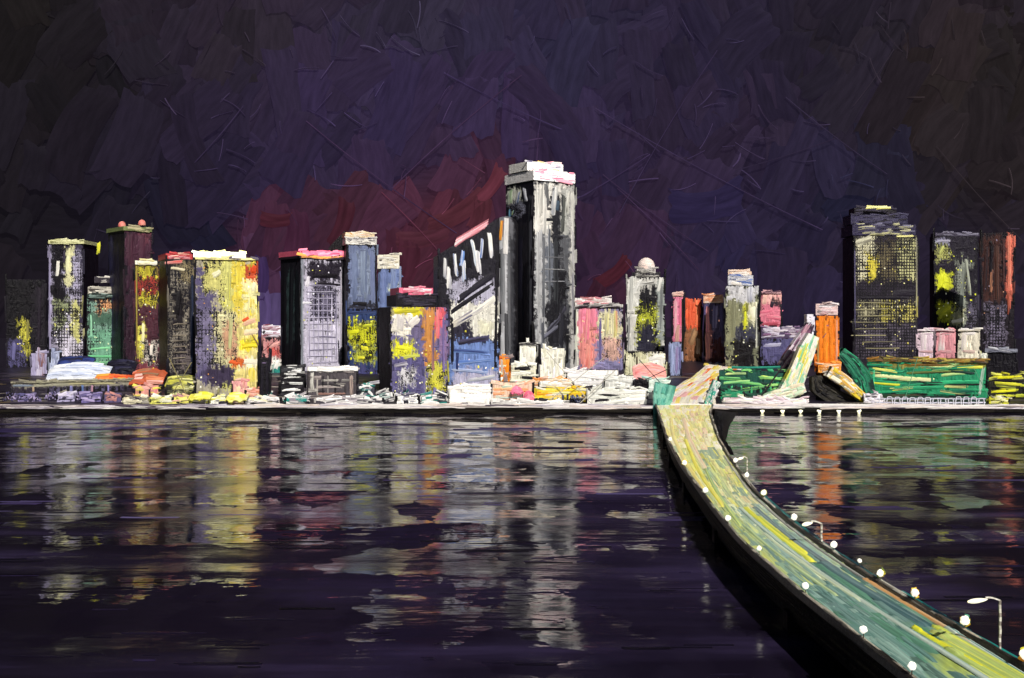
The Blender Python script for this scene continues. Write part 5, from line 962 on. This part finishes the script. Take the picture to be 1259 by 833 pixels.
def girders():
    rnd.seed(78); ys = np.concatenate([np.linspace(-80, 120, 20), np.linspace(124, 742, 200)])
    mb = MB(); zs = np.linspace(0, 1, 8); Yv, Sv = np.meshgrid(ys, zs, indexing='ij')
    dep = np.interp(ys, [-80, 200, 450, 742], [6.5, 6.5, 7, 5])[:, None]
    for side in (0, 1):
        P = bpt(Yv, float(side)); P[..., 0] += (-.35 if side == 0 else .35) + (vn(Yv * .04, Sv * 4, side) - .5) * .5 + (1 - 2 * side) * Sv * 1.5
        P[..., 2] = P[..., 2] - .3 - Sv * dep
        C = lin('#131014') * (.6 + .8 * vn(Yv * .03, Sv * 8, 4))[..., None]
        mb.grid(P, C, .9, 0, 0, np.stack([Yv, Sv * 7, 0 * Yv], -1), flip=(side == 1))
    bl = bpt(ys, 0.); br = bpt(ys, 1.); bl[:, 2] -= .3 + dep[:, 0]; br[:, 2] -= .3 + dep[:, 0]; bl[:, 0] += 1.1; br[:, 0] -= 1.1
    mb.grid(np.stack([bl, br], 1), lin('#0c0a0d'), 1., 0, 0, np.stack([bl, br], 1), flip=True)
    for i in range(200):
        y0 = rnd.uniform(120, 700); L = rnd.uniform(15, 60); s = rnd.uniform(.05, .95); yv = np.linspace(y0, min(y0 + L, 740), 9)
        p = bpt(yv, 0.); p[:, 0] += -.5 + s * 1.5; p[:, 2] -= .3 + s * 6.3
        c = lin(rnd.choice(['#141110', '#1f1c16', '#0c0a0c', '#2c281e', '#0f0d10', '#17141a', '#3a3426']))
        mb.stroke(p, (0, 0, 1), (-1, 0, 0), rnd.uniform(.25, .9), c, c * .5, .25, 1., nt=5)
    mb.build('girder', M_dark, bridge)
    for side in (0, 1):                                  # kerbs with ragged pale paint
        kb = MB(); P0 = bpt(ys, float(side)); o_ = -.5 if side == 0 else -.1; w = .6
        h = .9 + .3 * vn(ys * .2, ys * 0, 6); a = P0 + np.array([o_, 0, -.5]); b = a.copy(); b[:, 2] += h + .5; c_ = b + np.array([w, 0, 0]); d = a + np.array([w, 0, 0])
        G4 = np.stack([a, b, c_, d], 1); k = vn(ys * .09, ys * 0, 12 + side)[:, None, None]
        Cc = lin('#2a2628') * (1 - k) + lin('#8a8478') * k + 0 * G4
        kb.grid(G4, Cc, 1., 0, 0, np.stack([G4[..., 1], G4[..., 2], 0 * G4[..., 0]], -1), flip=False)
        for i in range(90):
            y0 = rnd.uniform(130, 720); yv = np.linspace(y0, min(y0 + rnd.uniform(4, 24), 741), 6); p = bpt(yv, float(side), 1.15); p[:, 0] += o_ + .3 + rnd.uniform(-.3, .3)
            c = lin(rnd.choice(['#e0dac8', '#a8a08c', '#c8c2b4', '#3a3430', '#6a6258', '#d8c8b0'] if side else ['#c8c0ac', '#4a443c', '#8a8272', '#2a2622', '#b8b8a0']))
            kb.stroke(p, (1, 0, 0), (0, 0, 1), rnd.uniform(.3, .8), c, c * .7, .2, 1., nt=4)
        kb.build('kerb', M_low, bridge)
    for y in (-40, 60, 130, 214, 300, 390, 480, 570, 650, 710):
        pr = MB(); a = bpt(np.array([y]), 0.)[0]; b = bpt(np.array([y]), 1.)[0]
        pr.box((a[0] + .2, y - 2, -3), (b[0] - a[0] - 1.7, 0, 0), (0, 4, 0), (0, 0, 9.4), lin('#121013'), 1.); pr.build('pier', M_dark, bridge)
    tr = MB()                                            # teal walkway hung on the right flank at the near end
    yv = np.linspace(60, 330, 90); A = bpt(yv, 1., -.25); A[:, 0] += .4; B = A + np.array([2.6, 0, 0]); D = B + np.array([0, 0, -1.2])
    tr.grid(np.stack([A, (A + B) / 2, B, D], 1), lin('#155a5e'), 1., 0, 0, np.stack([A, (A + B) / 2, B, D], 1)[..., [1, 0, 2]])
    for i in range(60):
        y0 = rnd.uniform(100, 300); q = np.linspace(y0, y0 + rnd.uniform(6, 22), 6); p = bpt(q, 1., 0.); p[:, 0] += rnd.uniform(.8, 2.8); c = lin(rnd.choice(['#0f4a52', '#1c7a78', '#123a4a', '#2a9a90', '#1a2a3a', '#0f2a34']))
        tr.stroke(p, (1, 0, 0), (0, 0, 1), rnd.uniform(.4, 1.1), c, c * .7, .2, 1., nt=5)
    tr.build('walkway', M_road, bridge)
girders()
# black wedge added for the dark water shadow right of the bridge mouth
mb = MB(); yv = np.linspace(470, 739, 40); a = bpt(yv, 1.); a[:, 0] += np.interp(yv, [470, 739], [1.2, 1.6]); a[:, 2] = 5.5 ; b = a + np.stack([np.interp(yv, [470, 600, 739], [.6, 7, 14]), 0 * yv, 0 * yv - 2.0], -1); d = b * np.array([1, 1, 0]) + np.array([.5, 0, -1.5]); e = a * np.array([1, 1, 0]) + np.array([0, 0, -1.5])
GG = np.stack([e, a, b, d], 1); mb.grid(GG, lin('#131014'), 1., 0, 0, GG[..., [1, 0, 2]], flip=False)
for i in range(40):
    y0 = rnd.uniform(480, 700); q = np.linspace(y0, y0 + 35, 7); p = bpt(q, 1.); p[:, 0] += rnd.uniform(1.5, 6); p[:, 2] = 5.2; c = lin(rnd.choice(['#0f0d10', '#1c1920', '#0a090b']))
    mb.stroke(p, (1, 0, 0), (0, 0, 1), rnd.uniform(.8, 2.4), c, c * .6, .5, 1., nt=5)
tag(mb.build('shadow_wedge', M_dark), 'black wedge added as shadow on the water right of the far end of the bridge', 'shadow_wedge')

# globe lamps on the kerbs
def sphere(mb, c, r, c1, c2, sd, glow=.8, sq=1.):
    ph, th = np.meshgrid(np.linspace(-math.pi / 2, math.pi / 2, 13), np.linspace(0, 2 * math.pi, 21))
    rr = r * (1 + .38 * (vn(th * 1.6 + ph, ph * 2.4, sd) - .5))
    P = np.stack([c[0] + rr * np.cos(ph) * np.cos(th), c[1] + rr * np.cos(ph) * np.sin(th), c[2] + rr * sq * np.sin(ph)], -1)
    k = vn(th * 2, ph * 5, sd + 1)[..., None]; mb.grid(P, lin(c1) * (1 - k) + lin(c2) * k, 1.1, 0, glow, np.stack([th * r, ph * r, 0 * ph], -1))
def globe(px, py, rpx, side, label, halo=()):
    y = float(np.interp(0, [0], [0])); best = None
    for yy in np.linspace(120, 640, 800):                     # the spot on the kerb seen just under the globe
        b = bpt(np.array([yy]), float(side), 2.3)[0]; qx = CX + b[0] / b[1] * F; qy = HY + (CAMZ - b[2]) / b[1] * F
        d = abs(qy - py)
        if best is None or d < best[0]: best = (d, yy)
    y = best[1]; b = bpt(np.array([y]), float(side), 0.)[0]; x = b[0] + (-.2 if side == 0 else .2); r = rpx * .8 / F * y
    root = empty('globe_lamp', (x, y, b[2]), label, 'lamp', 'white globe lamps along the bridge kerbs')
    p = MB(); p.box((x - .07, y - .07, b[2]), (.14, 0, 0), (0, .14, 0), (0, 0, 2.4), lin('#4a443c'), 1.); p.build('post', M_dark, root)
    g = MB(); sphere(g, (x, y, b[2] + 2.3 + r * .2), r, '#f4f0e6', '#e6e2d0', int(px)); g.build('globe', M_lamp, root, smooth=True)
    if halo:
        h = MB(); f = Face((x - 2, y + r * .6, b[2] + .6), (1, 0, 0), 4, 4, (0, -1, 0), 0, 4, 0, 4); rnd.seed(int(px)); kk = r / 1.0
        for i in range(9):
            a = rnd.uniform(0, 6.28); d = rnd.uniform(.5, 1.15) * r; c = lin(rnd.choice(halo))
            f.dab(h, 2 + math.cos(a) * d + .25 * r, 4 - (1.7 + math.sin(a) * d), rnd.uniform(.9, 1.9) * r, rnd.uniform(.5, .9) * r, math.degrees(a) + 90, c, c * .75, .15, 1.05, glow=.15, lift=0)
        h.build('painted_halo', M_low, root)  # dabs of colour painted for the lamp glow around the globe
lefts = [(821,540,2.4),(838,569,3.6),(863,603,4.0),(886,637,4.2),(920,674,3.6),(975,721,5.2),(1043,775,5.8),(1104,820,6.2)]
rights = [(886,566,3.4),(904,584,3.4),(926,606,4.0),(959,636,4.8),(1005,670,5.0),(1024,690,3.2),(1056,705,5.2),(1095,730,5.8),(1159,763,6.8),(1228,806,7.6)]
ordn = ['nearest','second nearest','third nearest','fourth nearest','fifth nearest','sixth nearest','seventh nearest','eighth nearest','ninth nearest','farthest']
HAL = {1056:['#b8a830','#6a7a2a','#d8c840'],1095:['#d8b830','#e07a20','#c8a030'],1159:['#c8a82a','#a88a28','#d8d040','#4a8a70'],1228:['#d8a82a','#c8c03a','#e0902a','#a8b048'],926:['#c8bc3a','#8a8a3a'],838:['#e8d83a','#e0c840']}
for i, (x, y, r) in enumerate(reversed(lefts)):
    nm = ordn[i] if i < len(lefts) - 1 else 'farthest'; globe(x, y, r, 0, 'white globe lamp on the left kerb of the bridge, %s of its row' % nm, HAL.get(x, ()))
for i, (x, y, r) in enumerate(reversed(rights)):
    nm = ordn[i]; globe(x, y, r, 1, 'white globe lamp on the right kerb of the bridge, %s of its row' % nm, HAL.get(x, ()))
# arm lamps
def arm_lamp(label, Yp, off, H, arm, hd, th):
    b = bpt(np.array([Yp]), 1.)[0]; x = b[0] + off; z = b[2]
    root = empty('street_lamp', (x, Yp, z), label, 'street lamp', 'street lamps arching over the bridge')
    def rough_bar(pts, w, nm, cs, m=M_low, glow=0.):
        mb = MB()
        for j in range(len(pts) - 1):
            a = np.array(pts[j]); b_ = np.array(pts[j + 1]); d = b_ - a; s = np.cross(d / np.linalg.norm(d), [0, 1, 0]); s /= np.linalg.norm(s); ww = w[j] if isinstance(w, list) else w
            mb.box(a - s * ww / 2, s * ww, np.array([0, ww, 0]), d * 1.03, lin(cs[j % len(cs)]), 1., glow)
        mb.build(nm, m, root)
    zs = np.linspace(0, H, 14); rnd.seed(int(Yp))
    rough_bar([(x + rnd.uniform(-.05, .05) * th * 3, Yp, z + q) for q in zs], th, 'pole', ['#e6e0d2', '#cfc8bc', '#8a8078', '#efe9dc', '#a89c90'])
    t = np.linspace(0, 1, 7); rough_bar([(x - arm * q, Yp, z + H + math.sin(q * math.pi * .6) * th * 1.6) for q in t], th * .8, 'arm', ['#dcd6c8', '#efe9de'])
    hm = MB(); a = np.array((x - arm - hd, Yp, z + H - th * .6)); n = 9
    ph, tq = np.meshgrid(np.linspace(0, 2 * math.pi, 11), np.linspace(0, 1, n)); rad = th * 1.9 * (np.sin(np.clip(tq * .96 + .04, 0, 1) * math.pi) ** .5) * (1.15 - .5 * tq)
    P = np.stack([a[0] + tq * (hd + .3), Yp + rad * np.cos(ph), a[2] + rad * .7 * np.sin(ph) + tq * th * 1.3], -1)
    hm.grid(P, lin('#f2ecd2'), 1.1, 0, .7, np.stack([tq * 3, ph, 0 * ph], -1), flip=True); hm.build('lamp_head', M_lamp, root)
arm_lamp('pale arched street lamp over the near right kerb, largest of the three', 166, .8, 7.9, 2.1, 2.6, .28)
arm_lamp('white arched street lamp halfway along the right kerb of the bridge', 247, .5, 5.0, 2.2, 2.0, .36)
arm_lamp('tiny white arched street lamp far along the right kerb of the bridge', 360, 1.6, 6.0, 1.4, 1.6, .36)

# ---------------- light, world, camera
w = bpy.data.worlds.new('World'); scene.world = w; w.use_nodes = True; nt = w.node_tree; bg = nt.nodes['Background']
SUN_EL, SUN_AZ = math.radians(38), math.radians(163)         # azimuth clockwise from +Y: behind the viewer, to the right
sk = nt.nodes.new('ShaderNodeTexSky'); sk.sky_type = 'NISHITA'; sk.sun_disc = False; sk.sun_elevation = SUN_EL; sk.sun_rotation = SUN_AZ
nt.links.new(sk.outputs[0], bg.inputs['Color']); bg.inputs['Strength'].default_value = .014
ld = bpy.data.lights.new('sun', 'SUN'); ld.energy = 3.0; ld.angle = math.radians(.5); ld.color = (1., .96, .9)
so = bpy.data.objects.new('sun', ld); col.objects.link(so)
import mathutils
dv = mathutils.Vector((math.sin(SUN_AZ) * math.cos(SUN_EL), math.cos(SUN_AZ) * math.cos(SUN_EL), math.sin(SUN_EL)))
so.rotation_euler = dv.to_track_quat('Z', 'Y').to_euler(); so.location = (0, 0, 300)
cd = bpy.data.cameras.new('camera'); cam = bpy.data.objects.new('camera', cd); col.objects.link(cam)
cam.location = (0, 0, CAMZ); cam.rotation_euler = (math.pi / 2, 0, 0); cd.sensor_width = 36; cd.lens = F / 1259 * 36
cd.shift_y = -16.5 / 1259; cd.clip_end = 12000; cd.clip_start = 1
scene.camera = cam
vs = scene.view_settings; vs.view_transform = 'Standard'; vs.look = 'None'; vs.gamma = 1; vs.exposure = .55; vs.use_curve_mapping = False
